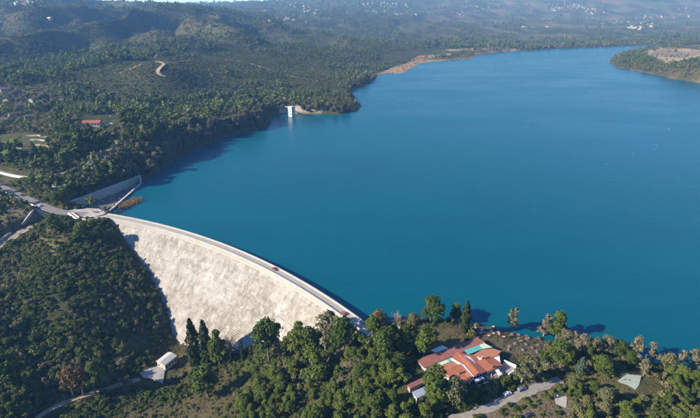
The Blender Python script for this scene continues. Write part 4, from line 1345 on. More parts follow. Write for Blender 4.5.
def road_spot(line, f, o=0.0):
    L = offset_line(line, o)
    i = f * (len(L) - 1)
    k = min(int(i), len(L) - 2)
    p = L[k] * (1 - i + k) + L[k + 1] * (i - k)
    d = L[k + 1] - L[k]
    return p, math.atan2(d[1], d[0])
q = un(277, 268.5, CREST + .05)
a = math.degrees(math.atan2(q[1] - DC[1], q[0] - DC[0]))
car(arc(a, DR - 2.4, CREST + .06), math.radians(a - 90), (.20, .05, .035), 'rust_red_paint', 'dark red car driving along the top of the dam')
a2 = 40.0
car(arc(a2, DR - 3.9, CREST + .06), math.radians(a2 + 90), (.30, .12, .09), 'dusty_red_paint', 'dusty red car on the dam near its right end')
p, r = road_spot(ROAD_MAIN, .44, 1.6); car(p, r, (.03, .035, .045), 'black_paint', 'dark car on the main road at the left edge')
p, r = road_spot(ROAD_MAIN, .58, -1.9); car(p, r + math.pi, (.65, .65, .65), 'white_paint', 'white car on the main road behind the dark car')
p = un(97.5, 213.2, 5.03); car(p, .3, (.42, .05, .035), 'bright_red_paint', 'bright red car parked on the plaza at the end of the dam')
p = un(101.5, 212.0, 5.03); car(p, .2, (.66, .66, .65), 'white_paint', 'white car parked beside the bright red car on the plaza')
p, r = road_spot(ROAD_REST, .62, 2.2); car(p + [0, 0, .06], r, (.13, .16, .24), 'slate_blue_paint', 'slate blue car parked on the gravel road by the restaurant hedge')
p, r = road_spot(ROAD_REST, .50, 2.6); car(p + [0, 0, .06], r, (.65, .65, .65), 'white_paint', 'white car parked behind the slate blue car by the hedge')
for u, v, lab, c_, nm in ((529, 416, 'dark car half hidden by bushes at the bottom right', (.03, .035, .045), 'black_paint'), (559, 396, 'pale silver car in the small gravel car park', (.48, .49, .50), 'silver_paint')):
    p = ground_at(u, v); car(p + [0, 0, .5 if v < 400 else .05], .4, c_, nm, lab)
p = ground_at(307, 391); car(p + [0, 0, .05], 2.4, (.62, .66, .68), 'pale_van_paint', 'pale van parked in a gap among the pines', 'van', True)

# ------------------------------------------------------------------ picnic ground by the lake
M_TABLE = plain('weathered_white_table', (.42, .40, .37), .8, .2, 1)
tb = MB(); tb.add(*drum(.75, .75, .72, .78, 12), M_TABLE); tb.add(*drum(.08, .08, 0, .72, 6), M_TABLE); tb.add(*drum(.35, .3, 0, .06, 8), M_TABLE)
TABLE = tb.mesh('table')
M_CHAIR = plain('red_chair_plastic', (.20, .07, .055), .5, .1)
cb = MB(); cb.box((0, 0, .45), (.5, .5, .06), M_CHAIR); cb.box((-.23, 0, .75), (.05, .5, .55), M_CHAIR)
for sx in (-.2, .2):
    for sy in (-.2, .2):
        cb.box((sx, sy, .21), (.06, .06, .42), M_CHAIR)
CHAIR = cb.mesh('chair')
def on_ground(u, v):
    return ground_at(u, v)
k = 0
for i in range(26):
    u, v = 474 + rnd.random() * 34, 326 + rnd.random() * 13
    P = on_ground(u, v)
    if any(math.hypot(P[0] - q[0], P[1] - q[1]) < 2.6 for q in tree_xy) or SD2[np.searchsorted(ys, P[1]) - 1, np.searchsorted(xs, P[0]) - 1] < 3:
        continue
    put('table', TABLE, loc=tuple(P), rz=0, scale=1.05, label='white round table on the open terrace between restaurant and lake', category='table', group='terrace tables')
    tree_xy.append((P[0], P[1], 1.5))
    for a in (.4, 2.0, 3.6, 5.2):
        x, y = P[0] + 1.35 * math.cos(a), P[1] + 1.35 * math.sin(a)
        put('chair', CHAIR, loc=(x, y, float(gh(x, y))), rz=a + math.pi, scale=1.05, label='red chair at a white table on the terrace by the lake', category='chair', group='terrace chairs')
M_BENCH = plain('weathered_bench_wood', (.24, .20, .16), .9, .3, 1)
bn = MB(); bn.box((0, 0, .75), (1.9, .8, .08), M_BENCH); bn.box((0, -.75, .45), (1.9, .3, .07), M_BENCH); bn.box((0, .75, .45), (1.9, .3, .07), M_BENCH)
for sx in (-.6, .6):
    bn.box((sx, 0, .36), (.12, 1.5, .1), M_CONC); bn.box((sx, 0, .35), (.15, .15, .7), M_CONC)
BENCH = bn.mesh('picnic_table')
for i in range(46):
    u, v = 508 + rnd.random() * 44, 331 + rnd.random() * 22
    P = on_ground(u, v)
    if P is None or any(math.hypot(P[0] - q[0], P[1] - q[1]) < 3.0 for q in tree_xy) or SD2[np.searchsorted(ys, P[1]) - 1, np.searchsorted(xs, P[0]) - 1] < 3:
        continue
    put('picnic_table', BENCH, loc=tuple(P), rz=rnd.uniform(0, 3), scale=.95, label='pale picnic table with benches on the brown picnic ground', category='picnic table', group='picnic tables')
    tree_xy.append((P[0], P[1], 1.5))
# gulls resting on the water
gb = MB()
gb.add(*[[(0.5, 0, .22), (.15, .17, .12), (.15, -.17, .12), (-.2, .15, .12), (-.2, -.15, .12), (-.55, 0, .2), (.1, 0, .27), (-.2, 0, .25), (.15, 0, -.04), (-.2, 0, -.03)],
         [(0, 6, 1), (0, 2, 6), (1, 6, 7, 3), (2, 4, 7, 6), (3, 7, 5), (4, 5, 7), (0, 1, 8), (0, 8, 2), (1, 3, 9, 8), (2, 8, 9, 4), (3, 5, 9), (4, 9, 5)]], M_WHITE)
gb.add([(.62, 0, .42), (.48, .07, .42), (.48, -.07, .42), (.5, 0, .5), (.46, 0, .2), (.38, .05, .2), (.38, -.05, .2)], [(0, 1, 3), (0, 3, 2), (0, 4, 1), (0, 2, 4), (1, 5, 3), (2, 3, 6), (1, 4, 5), (2, 6, 4)], M_WHITE)
GULL = gb.mesh('gull')
for i in range(30):
    P = un(rnd.uniform(560, 700), rnd.gauss(133, 16), 0)
    if in_poly(np.array([P[0]]), np.array([P[1]]), LAKE)[0]:
        put('gull', GULL, loc=tuple(P), rz=rnd.uniform(0, 6), scale=1.0, label='white gull resting on the open lake at the right', category='bird', group='gulls on the lake')
P = un(305, 149, 0)
put('gull', GULL, loc=tuple(P), rz=1, scale=1.6, label='single white gull on the water below the intake tower', category='bird')

# ------------------------------------------------------------------ single trees
def T(kind, u, vb, vt, label, wide=1.0, group=None):
    P = ground_at(u, vb)
    return tree(kind, P, top_height(P, vt), label, group, wide)
T('cypress', 196.5, 367, 319, 'tall dark cypress nearest the white building at the dam foot', .8)
T('cypress', 208.5, 366, 321, 'tall dark cypress, second from the white building', .95)
T('pine', 220, 366, 329, 'slim green pine in front of the dam foot beside two cypresses', .7)
T('bare', 231, 362, 331, 'pale leafless tree in front of the dam right of the cypresses')
T('cypress', 243, 361, 341, 'thin short cypress standing against the dam face', .55)
T('dark', 269, 362, 317, 'tall dark conifer reaching up over the middle of the dam face', .75)
T('grey', 279, 360, 338, 'grey thin tree at the foot of the dam right of the tall conifer')
T('pine', 299, 354, 321, 'light green flat-topped pine in front of the dam', .9)
T('dark', 309, 356, 325, 'dark pine in the dam view left of the tall beige tree', .8)
T('grey', 325, 350, 309, 'tall beige tree with a pale stem in front of the dam crest', 1.3)
T('dark', 344, 353, 317, 'broad dark pine with a pale bent trunk below the crest of the dam', 1.0)
T('dark', 371, 352, 317, 'large dark pine at the right end of the dam', .9)
T('dark', 382, 362, 328, 'big green pine behind the paved yard near the end of the dam', .9)
T('dark', 404, 353, 327, 'dark pine beside the access road right of the dam', .95)
T('round', 423, 353, 327, 'round dark green tree just behind the outbuilding', 1.1)
T('rust', 378.5, 324, 309, 'reddish brown round tree on the shore beside the end of the dam', 1.3)
T('bare', 397, 327, 311, 'pale leafless tree on the shore near the end of the dam', 1.3)
T('olive', 412, 326, 313, 'greyish low tree on the shore right of the pale leafless tree', 1.5)
T('dark', 430, 324, 298, 'big rounded dark pine standing on the lake shore', 1.15)
T('pine', 455, 321, 303, 'small bright pine on the shore next to the slim cypress', 1.1)
T('cypress', 464.5, 332, 301, 'slim dark cypress on the shore behind the restaurant', .9)
T('grey', 511, 331, 306, 'pale thin tree on the shore right of the terrace tables', 1.0)
T('grey', 543, 336, 315, 'beige leafy tree of the pair on the shore by the picnic ground', 1.4)
T('pine', 556, 338, 311, 'green tree of the pair on the shore by the picnic ground', .95)
T('blue', 580, 374, 357, 'blue green conical conifer at the edge of the lawn')
T('round', 600, 373, 355, 'round bright green tree on the lawn left of the court', 1.5)
T('round', 560, 363, 341, 'dense green tree between the picnic ground and the lawn', 1.2)
for i, (u, vb, vt, k_) in enumerate([(565, 349, 330, 'greyround'), (573, 350, 331, 'grey'), (582, 353, 333, 'greyround'), (594, 355, 337, 'olive'), (606, 356, 336, 'greyround'), (619, 358, 340, 'round'), (634, 360, 335, 'grey'), (643, 376, 358, 'grey'), (651, 364, 343, 'grey'), (679, 369, 351, 'grey'), (692, 371, 349, 'grey'), (589, 360, 347, 'round'), (627, 366, 350, 'dark'), (700, 372, 354, 'olive'), (666, 372, 352, 'olive')]):
    w_ = {'olive': 'grey green tree', 'round': 'round green tree', 'dark': 'dark evergreen'}.get(k_, 'beige winter tree')
    T(k_, u, vb, vt, w_ + ' in the row along the right shore', 1.15 if k_ == 'grey' else .95, w_ + 's along the right shore')
T('dark', 8, 388, 350, 'tall pine at the left edge low in the photo', 1.0)
T('rust', 74, 397, 366, 'rusty brown tree beside the sandy track in the valley', .75)
T('rust', 84, 396, 367, 'second rusty brown tree, the one touching a green conifer', .75)
T('pine', 96, 396, 363, 'green conifer standing right of the two rusty trees', .8)
T('round', 208, 397, 366, 'round dark green tree below the white building in the valley', 1.1)
T('pine', 313, 381, 345, 'large spreading green pine in the middle of the bottom wood', 1.15)
T('round', 436, 403, 366, 'olive green tree in front of the left corner of the restaurant', 1.0)
T('olive', 452, 405, 375, 'greyish tree in front of the restaurant terrace', .9)
T('grey', 521, 383, 357, 'beige bushy tree at the right corner of the restaurant terrace', 1.5)
T('umbrella', 64, 152, 131, 'broad umbrella pine above the upper road', 1.0)
T('dark', 62, 207, 190, 'dark tree beside the road left of the spillway wall', 1.3)
T('pine', 56, 232, 213, 'dark bushy tree below the plaza stair', 1.2)
T('round', 86, 240, 221, 'dark green tree directly below the plaza wall', 1.4)

def far_from(P, r):
    return all((P[0] - q[0]) ** 2 + (P[1] - q[1]) ** 2 > (r + q[2] * .55) ** 2 for q in tree_xy)
REST_POLY = [(413, 353), (413, 366), (398, 372), (400, 398), (428, 404), (434, 400), (440, 398), (470, 392), (520, 372), (520, 358), (480, 335), (430, 350)]
VILLA = [(78, 116), (118, 113), (120, 127), (104, 131), (80, 133)]
def road_free(x, y, m=1.5):
    for line, hw, fo in CARVE:
        if seg_dist(np.array([x]), np.array([y]), line)[0][0] < hw + m:
            return False
    return True
def grove(n, poly, kinds, h0, h1, gap, label, group, tries=40, wide=(.9, 1.2)):
    us, vs_ = [p[0] for p in poly], [p[1] for p in poly]
    k = 0
    for _ in range(n * tries):
        if k >= n:
            break
        u, v = rnd.uniform(min(us), max(us)), rnd.uniform(min(vs_), max(vs_))
        if not in_poly(np.array([u]), np.array([v]), poly)[0] or in_poly(np.array([u]), np.array([v]), REST_POLY)[0] or in_poly(np.array([u]), np.array([v]), VILLA)[0]:
            continue
        P = ground_at(u, v)
        if P is None or P[2] < -55 or (P[2] <= .2 and float(bil(SD2, P[0], P[1])) < 1) or not far_from(P, gap) or not road_free(P[0], P[1]):
            continue
        kd = rnd.choice(kinds)
        tree(kd, P, rnd.uniform(h0, h1), label[kd] if isinstance(label, dict) else label, (group[kd] if isinstance(group, dict) else group), rnd.uniform(*wide))
        k += 1
grove(92, [(238, 430), (246, 398), (262, 380), (290, 366), (330, 356), (370, 352), (402, 356), (408, 372), (405, 392), (430, 404), (462, 404), (440, 440), (330, 450)], ['pine'] * 6 + ['dark'] + ['round'] * 2, 7, 12.0, 1.6,
      dict(pine='bright green pine in the wood between dam and restaurant', dark='dark evergreen in the wood between dam and restaurant', round='rounded green tree in the wood between dam and restaurant'),
      dict(pine='pines of the bottom wood', dark='dark evergreens of the bottom wood', round='round trees of the bottom wood'))
grove(12, [(352, 338), (375, 330), (405, 338), (402, 352), (370, 350)], ['dark', 'pine'], 8, 13, 1.8, 'pine at the right end of the dam among others', 'pines by the dam end')
grove(22, [(566, 402), (610, 398), (648, 405), (705, 390), (712, 435), (560, 440)], ['pine', 'round', 'pine', 'olive'], 6, 10, 1.8,
      dict(pine='green pine in the thicket at the bottom right', round='round green tree in the thicket at the bottom right', olive='grey green tree in the thicket at the bottom right'),
      dict(pine='pines at the bottom right', round='round trees at the bottom right', olive='grey trees at the bottom right'))
grove(14, [(540, 384), (585, 384), (600, 398), (560, 402), (545, 395)], ['round', 'pine', 'olive'], 4, 7, 1.2, 'bushy green tree between the car park and the lawn', 'trees by the lawn')
grove(14, [(640, 366), (700, 376), (700, 392), (668, 392), (655, 380)], ['dark', 'grey', 'round'], 5, 9, 1.5,
      dict(dark='dark tree right of the lawn near the right edge', grey='beige tree right of the lawn near the right edge', round='green tree right of the lawn near the right edge'),
      dict(dark='dark trees right of the lawn', grey='beige trees right of the lawn', round='green trees right of the lawn'))
grove(9, [(470, 384), (512, 371), (524, 376), (510, 388), (478, 400), (460, 404)], ['dark', 'round'], 3, 5, .6, 'dark clipped tree in the hedge below the restaurant terrace', 'hedge trees')
grove(14, [(0, 392), (34, 384), (44, 400), (30, 425), (0, 430)], ['pine', 'dark', 'pine'], 8, 13, 2.0,
      dict(pine='green pine in the clump at the bottom left corner', dark='dark pine in the clump at the bottom left corner'), dict(pine='pines in the bottom left corner', dark='dark pines in the bottom left corner'))
grove(34, [(60, 232), (112, 236), (140, 275), (165, 320), (150, 345), (110, 352), (70, 330), (40, 300), (30, 270)], ['dark', 'round', 'dark', 'olive'], 3.5, 6.5, 1.2,
      dict(dark='small dark evergreen tree rising above the scrub left of the dam', round='small bright tree rising above the scrub left of the dam', olive='small grey green tree rising above the scrub left of the dam'),
      dict(dark='small evergreens on the hill left of the dam', round='small bright trees on the hill left of the dam', olive='small grey trees on the hill left of the dam'))
grove(10, [(105, 372), (135, 372), (132, 392), (105, 398)], ['bare', 'grey', 'greyround'], 4, 7, 1.5, 'greyish leafless bush tree in the shaded valley bottom', 'grey trees of the valley bottom')
grove(40, [(148, 176), (165, 166.5), (185, 155.5), (208, 144), (232, 134.5), (262, 128), (270, 120), (262, 113), (240, 117), (225, 121), (195, 134), (160, 155)], ['greyround', 'grey', 'greyround'], 12, 19, 2.6, 'grey brown winter tree on the far left shore', 'winter trees of the far left shore')
grove(34, [(70, 160), (110, 150), (150, 150), (175, 140), (160, 122), (120, 112), (75, 128), (45, 140), (40, 165)], ['dark', 'pine', 'dark', 'cypress'], 10, 17, 2.6,
      dict(dark='dark evergreen on the wooded left bank around the villa', pine='green pine on the wooded left bank around the villa', cypress='cypress on the wooded left bank around the villa'),
      dict(dark='evergreens round the villa', pine='pines round the villa', cypress='cypresses round the villa'))
grove(20, [(40, 182), (70, 180), (100, 170), (140, 160), (150, 168), (110, 182), (72, 200), (50, 198)], ['dark', 'round', 'pine'], 6, 10, 2.0, 'tree on the bank between the upper road and the spillway wall', 'trees above the spillway')
grove(14, [(275, 110), (312, 106), (340, 104), (358, 108), (356, 112), (330, 113)], ['greyround', 'dark', 'greyround'], 9, 14, 2.4, dict(greyround='grey brown tree on the headland right of the intake tower', dark='dark tree on the headland right of the intake tower'), dict(greyround='grey trees of the headland', dark='dark trees of the headland'))
print('single trees', N_TREES)

# ------------------------------------------------------------------ woods and scrub that nobody could count
ref = bpy.data.collections.new('planting_stock')
def stock(name, me):
    o = bpy.data.objects.new(name, me)
    ref.objects.link(o)
    return o
def scatter_group(name, coll):
    g = bpy.data.node_groups.new(name, 'GeometryNodeTree')
    g.interface.new_socket('Geometry', in_out='INPUT', socket_type='NodeSocketGeometry')
    g.interface.new_socket('Geometry', in_out='OUTPUT', socket_type='NodeSocketGeometry')
    N, Lk = g.nodes, g.links
    i, o = N.new('NodeGroupInput'), N.new('NodeGroupOutput')
    ci = N.new('GeometryNodeCollectionInfo')
    ci.inputs['Collection'].default_value = coll
    ci.inputs['Separate Children'].default_value = True
    ci.inputs['Reset Children'].default_value = True
    ip = N.new('GeometryNodeInstanceOnPoints')
    ip.inputs['Pick Instance'].default_value = True
    def attr(nm, typ):
        a = N.new('GeometryNodeInputNamedAttribute'); a.data_type = typ
        a.inputs['Name'].default_value = nm
        return a.outputs[0]
    Lk.new(i.outputs[0], ip.inputs['Points'])
    Lk.new(ci.outputs[0], ip.inputs['Instance'])
    Lk.new(attr('pick', 'INT'), ip.inputs['Instance Index'])
    Lk.new(attr('size', 'FLOAT_VECTOR'), ip.inputs['Scale'])
    Lk.new(attr('turn', 'FLOAT_VECTOR'), ip.inputs['Rotation'])
    Lk.new(ip.outputs[0], o.inputs[0])
    return g
def scatter(name, label, P, size, pick, coll_group):
    n = len(P)
    me = bpy.data.meshes.new(name)
    me.vertices.add(n)
    me.vertices.foreach_set('co', P.astype(np.float32).ravel())
    a = me.attributes.new('pick', 'INT', 'POINT'); a.data.foreach_set('value', pick.astype(np.int32))
    a = me.attributes.new('size', 'FLOAT_VECTOR', 'POINT'); a.data.foreach_set('vector', size.astype(np.float32).ravel())
    r = np.zeros((n, 3)); r[:, 2] = rng.uniform(0, 6.283, n); r[:, :2] = rng.normal(scale=.06, size=(n, 2))
    a = me.attributes.new('turn', 'FLOAT_VECTOR', 'POINT'); a.data.foreach_set('vector', r.astype(np.float32).ravel())
    me.update()
    o = put(name, me, kind='stuff', label=label)
    md = o.modifiers.new('planting', 'NODES')
    md.node_group = coll_group
    print(name, n)
    return o
# stock: names sort in this order, which is the order of the pick index
HIL = bpy.data.collections.new('hill_stock')
for i, m in enumerate([make_shrub(111, L_HILL), make_shrub(112, L_HILL), make_shrub(113, L_MAQ), make_shrub(114, L_OLIVE)]):
    HIL.objects.link(bpy.data.objects.new('c%d' % i, m))
SHR = bpy.data.collections.new('shrub_stock')
for i, m in enumerate([make_shrub(101, L_MAQ), make_shrub(102, L_MAQ), make_shrub(103, L_MAQ), make_shrub(104, L_OLIVE), make_shrub(105, L_GREY), make_shrub(106, L_GRASS, 60, .6), make_shrub(107, L_MAQ, 60, .6)]):
    SHR.objects.link(bpy.data.objects.new('a%d' % i, m))
WOOD = bpy.data.collections.new('wood_stock')
for i, m in enumerate([simple_tree(201, L_FAR), simple_tree(202, L_FAR, wide=1.2), simple_tree(203, L_FAR, wide=.85), simple_tree(204, L_GREY, wide=1.0), simple_tree(205, L_OLIVE, wide=1.2), simple_tree(206, L_CYP, 60, 1.1, .45)]):
    WOOD.objects.link(bpy.data.objects.new('b%d' % i, m))
G_SHR, G_WOOD = scatter_group('shrub_planting', SHR), scatter_group('wood_planting', WOOD)
G_HIL = scatter_group('hill_planting', HIL)
tx = np.array(tree_xy)
def candidates(x0, x1, y0, y1, step, d0, d1):
    X, Y = np.meshgrid(np.arange(x0, x1, step), np.arange(y0, y1, step))
    X = (X + rng.uniform(-.5, .5, X.shape) * step).ravel()
    Y = (Y + rng.uniform(-.5, .5, Y.shape) * step).ravel()
    d = np.hypot(X, Y)
    m = (d > d0) & (d <= d1) & (np.abs(X) < Y * .95 + 60)
    X, Y = X[m], Y[m]
    Z = gh(X, Y)
    u, v = proj(X, Y, Z)
    m = (u > -70) & (u < 770) & (v > -12) & (v < 470) & (bil(SD2, X, Y) > np.clip(np.hypot(X, Y) * .003, 1.2, 6))
    X, Y, Z, u, v = X[m], Y[m], Z[m], u[m], v[m]
    keep = np.ones(len(X), bool)
    for line, hw, fo in CARVE:
        q = np.array([p[:2] for p in line])
        bb = (X > q[:, 0].min() - 9) & (X < q[:, 0].max() + 9) & (Y > q[:, 1].min() - 9) & (Y < q[:, 1].max() + 9)
        if bb.any():
            keep[bb] &= seg_dist(X[bb], Y[bb], line)[0] > hw + (.6 if step < 4 else 5.0)
    for pl_ in (PLAZA, SPILL):
        keep &= ~in_poly(X, Y, pl_)
    r_, a_ = in_dam(X, Y)
    keep &= ~in_poly(a_, DR - r_, FACE_OPEN) & ~((r_ > DR - CREST_W - 2) & (r_ < DR + 2) & (a_ > DAM_A0) & (a_ < DAM_A1))
    keep &= ~in_poly(u, v, REST_POLY) & ~in_poly(u, v, VILLA)
    return X[keep], Y[keep], Z[keep], u[keep], v[keep]
def inp(u, v, *polys):
    m = np.zeros(len(u), bool)
    for p in polys:
        m |= in_poly(u, v, p)
    return m
OPEN = ([(560, 377), (600, 369), (640, 370), (668, 388), (650, 400), (610, 392), (575, 386)], [(470, 325), (520, 331), (552, 345), (545, 360), (520, 358), (490, 345)],
        [(408, 336), (440, 323), (468, 328), (462, 343), (430, 350)], [(178, 342), (198, 346), (208, 354), (196, 370), (140, 385), (136, 372), (156, 364), (158, 350)], [(349, 352), (357, 346), (368, 347), (368, 358), (360, 367), (350, 362)])
SEMI = ([(100, 418), (180, 402), (225, 374), (255, 385), (240, 430), (100, 440)], [(0, 205), (40, 212), (28, 232), (0, 250)], [(48, 222), (76, 230), (72, 246), (56, 252), (40, 240)], [(0, 130), (60, 138), (62, 152), (35, 158), (0, 150)], [(490, 397), (540, 382), (600, 398), (560, 430), (470, 430)])
# scrub close by: the 300 bushes that show largest are single things, the rest one mass
X, Y, Z, u, v = candidates(-420, 300, 125, 560, 2.5, 0, 560)
den = fbm(X / 22, Y / 22, 88, 3)
pr_ = np.where(den > -.42, .92, .40)
pr_ = np.where(inp(u, v, *OPEN), .10, pr_)
pr_ = np.where(inp(u, v, *SEMI), .42, pr_)
pr_ = np.where(seg_dist(X, Y, CHANNEL)[0] < 11, pr_ * .25, pr_)
nearpath = np.zeros(len(X), bool)
for ob in [o for o in COL.objects if o.name.startswith(('footpath', 'dirt_track', 'access_road', 'paved_yard', 'court', 'car_park'))]:
    co = np.empty(len(ob.data.vertices) * 3); ob.data.vertices.foreach_get('co', co); co = co.reshape(-1, 3)
    bb = (X > co[:, 0].min() - 2) & (X < co[:, 0].max() + 2) & (Y > co[:, 1].min() - 2) & (Y < co[:, 1].max() + 2)
    if not bb.any():
        continue
    if ob.name.startswith(('paved', 'court', 'car_p')):
        top_n = len(co) // 4 if False else len(co)
        c0 = co[:, :2].mean(0)
        rad = np.hypot(*(co[:, :2] - c0).T).max()
        nearpath |= bb & (np.hypot(X - c0[0], Y - c0[1]) < rad * .8)
    else:
        mid = co.reshape(-1, 4, 3)[:, :, :2].mean(1)
        w_ = np.hypot(*(co.reshape(-1, 4, 3)[0, 0, :2] - mid[0]))
        nearpath[bb] |= seg_dist(X[bb], Y[bb], [tuple(q) for q in mid])[0] < w_ + .5
k = (rng.random(len(X)) < pr_) & ~nearpath
X, Y, Z, u, v, den = X[k], Y[k], Z[k], u[k], v[k], den[k]
sz = np.clip(np.exp(rng.normal(-.2, .34, len(X))), .4, 1.75) * np.where(np.hypot(X, Y) > 420, 1.25, 1.0) * (1 + .35 * np.clip(den, -.5, .6))
sz = np.where(inp(u, v, *OPEN), sz * .45, np.where(inp(u, v, *SEMI), sz * .75, sz))
hill = inp(u, v, [(-40, 240), (55, 228), (100, 228), (175, 330), (150, 365), (60, 390), (-40, 400)])
sz = np.where(hill, sz * 1.45, sz * 1.15)
grey = fbm(X / 35, Y / 35, 123, 3)
pick = rng.integers(0, 3, len(X))
pick = np.where((grey > .12) & (rng.random(len(X)) < .6), 3, pick)
pick = np.where((grey < -.22) & (rng.random(len(X)) < .5), 4, pick)
pick = np.where(hill & (pick == 4) & (rng.random(len(X)) < .8), 0, pick)
show = sz / np.hypot(np.hypot(X, Y), HC - Z) * ((u > 2) & (u < 698) & (v < 415) & (v > 0))
# a bush under a tree or far behind others shows little: rank the ones in the open first
clear = np.min((X[:, None] - tx[None, :, 0]) ** 2 + (Y[:, None] - tx[None, :, 1]) ** 2 - tx[None, :, 2] ** 2 * 1.5, axis=1) > 0
show = show * np.where(clear & (hill | inp(u, v, [(100, 418), (150, 385), (230, 372), (260, 385), (240, 418)], [(560, 360), (700, 372), (700, 415), (470, 415), (500, 395)])), 1, .3)
order = np.argsort(-show)
single, rest_i = order[:290], order[290:]
SHN = ['maquis_shrub', 'maquis_shrub', 'maquis_shrub', 'olive_green_shrub', 'dry_grey_shrub']
shm = [o.data for o in SHR.objects]
def shrub_words(k, i):
    c = ['dark green rounded shrub', 'dark green rounded shrub', 'dark green rounded shrub', 'grey green shrub', 'dry grey brown shrub'][k]
    if hill[i]:
        return c + ' on the shady hillside left of the dam'
    if u[i] < 300:
        return c + ' on the rough valley floor at the bottom'
    return c + ' on the rough ground at the bottom right'
for i in single:
    k_ = int(pick[i]); lab = shrub_words(k_, i)
    o = put(SHN[k_], shm[k_], loc=(X[i], Y[i], Z[i] - .15), rz=rng.uniform(0, 6.28), scale=(sz[i] * rng.uniform(.85, 1.2), sz[i] * rng.uniform(.85, 1.2), sz[i] * rng.uniform(.8, 1.25)), label=lab, category='shrub', group=lab.replace('shrub', 'shrubs'))
S3 = np.c_[sz * rng.uniform(.85, 1.25, len(X)), sz * rng.uniform(.85, 1.25, len(X)), sz * rng.uniform(.75, 1.3, len(X))]
scatter('scrub', 'dense evergreen scrub covering the near slopes around the dam', np.c_[X, Y, Z - .15][rest_i], S3[rest_i], pick[rest_i], G_SHR)
# dry grass and low herbs between the bushes of the open ground
gx_, gy_, gz_, gu_, gv_ = candidates(-420, 260, 125, 480, 1.35, 0, 480)
k = inp(gu_, gv_, *OPEN, *SEMI, [(380, 322), (470, 322), (560, 345), (560, 372), (520, 362), (480, 335), (430, 345)], [(100, 385), (300, 370), (330, 418), (100, 425)], [(-20, 200), (60, 215), (60, 260), (-20, 280)]) & (rng.random(len(gx_)) < .5)
k &= fbm(gx_ / 9, gy_ / 9, 190, 3) > -.18
gx_, gy_, gz_ = gx_[k], gy_[k], gz_[k]
s = rng.uniform(.14, .36, len(gx_))
scatter('dry_grass', 'tufts of dry grass and herbs on the open ground near the dam and restaurant', np.c_[gx_, gy_, gz_ - .08], np.c_[s * 1.5, s * 1.5, s], 5 + (rng.random(len(gx_)) < .4), G_SHR)
# woods on the left bank and the first hills
FIELD = ([(50, 38), (78, 37), (78, 41), (50, 42)], [(125, 47), (158, 49), (156, 52), (125, 51)], [(85, 47), (100, 47), (100, 51), (86, 52)], [(-70, 200), (0, 203), (45, 212), (58, 214), (95, 224), (60, 240), (-70, 290)], [(0, 131), (40, 134), (58, 140), (56, 150), (35, 153), (0, 146)], [(380, 53), (420, 48), (455, 52), (410, 60), (375, 64)],
         [(372, 74), (404, 64), (418, 56), (455, 53), (482, 58), (440, 62), (412, 70), (404, 76), (380, 76)], [(440, 50), (470, 48), (520, 49), (520, 53), (480, 55)], [(646, 49), (662, 45), (705, 50), (705, 58), (684, 60), (668, 63), (655, 59), (645, 54)], [(278, 107), (300, 106), (305, 113), (278, 114)], [(154, 60), (170, 62), (170, 79), (154, 79)])
ORCH = [(-60, 90), (0, 88), (45, 85), (64, 98), (52, 122), (20, 130), (-60, 130)]
BELT = ([(40, 60), (80, 55), (120, 51), (185, 40), (192, 50), (165, 56), (130, 61), (100, 66), (60, 75), (20, 85), (-60, 92), (-60, 72), (10, 68)], [(350, 88), (374, 80), (372, 72), (352, 76), (330, 80)],
        [(400, 46), (470, 42), (560, 40), (640, 39), (705, 39), (705, 45), (640, 46), (560, 49), (480, 50), (440, 50)], [(180, 36), (205, 40), (222, 50), (200, 50), (184, 44)], [(430, 56), (460, 53), (476, 56), (440, 59)])
SCRUBBY = ([(-60, 36), (80, 40), (100, 47), (70, 55), (0, 66), (-60, 68)], [(70, 78), (110, 68), (150, 60), (200, 58), (260, 60), (320, 70), (345, 82), (320, 93), (260, 92), (200, 95), (140, 97), (100, 92)],
           [(-60, 12), (60, 12), (180, 13), (225, 19), (260, 27), (230, 34), (190, 33), (170, 42), (120, 46), (60, 37), (-60, 34)], [(200, 52), (240, 44), (300, 50), (260, 58)], [(395, 24), (430, 26), (425, 34), (395, 33)])
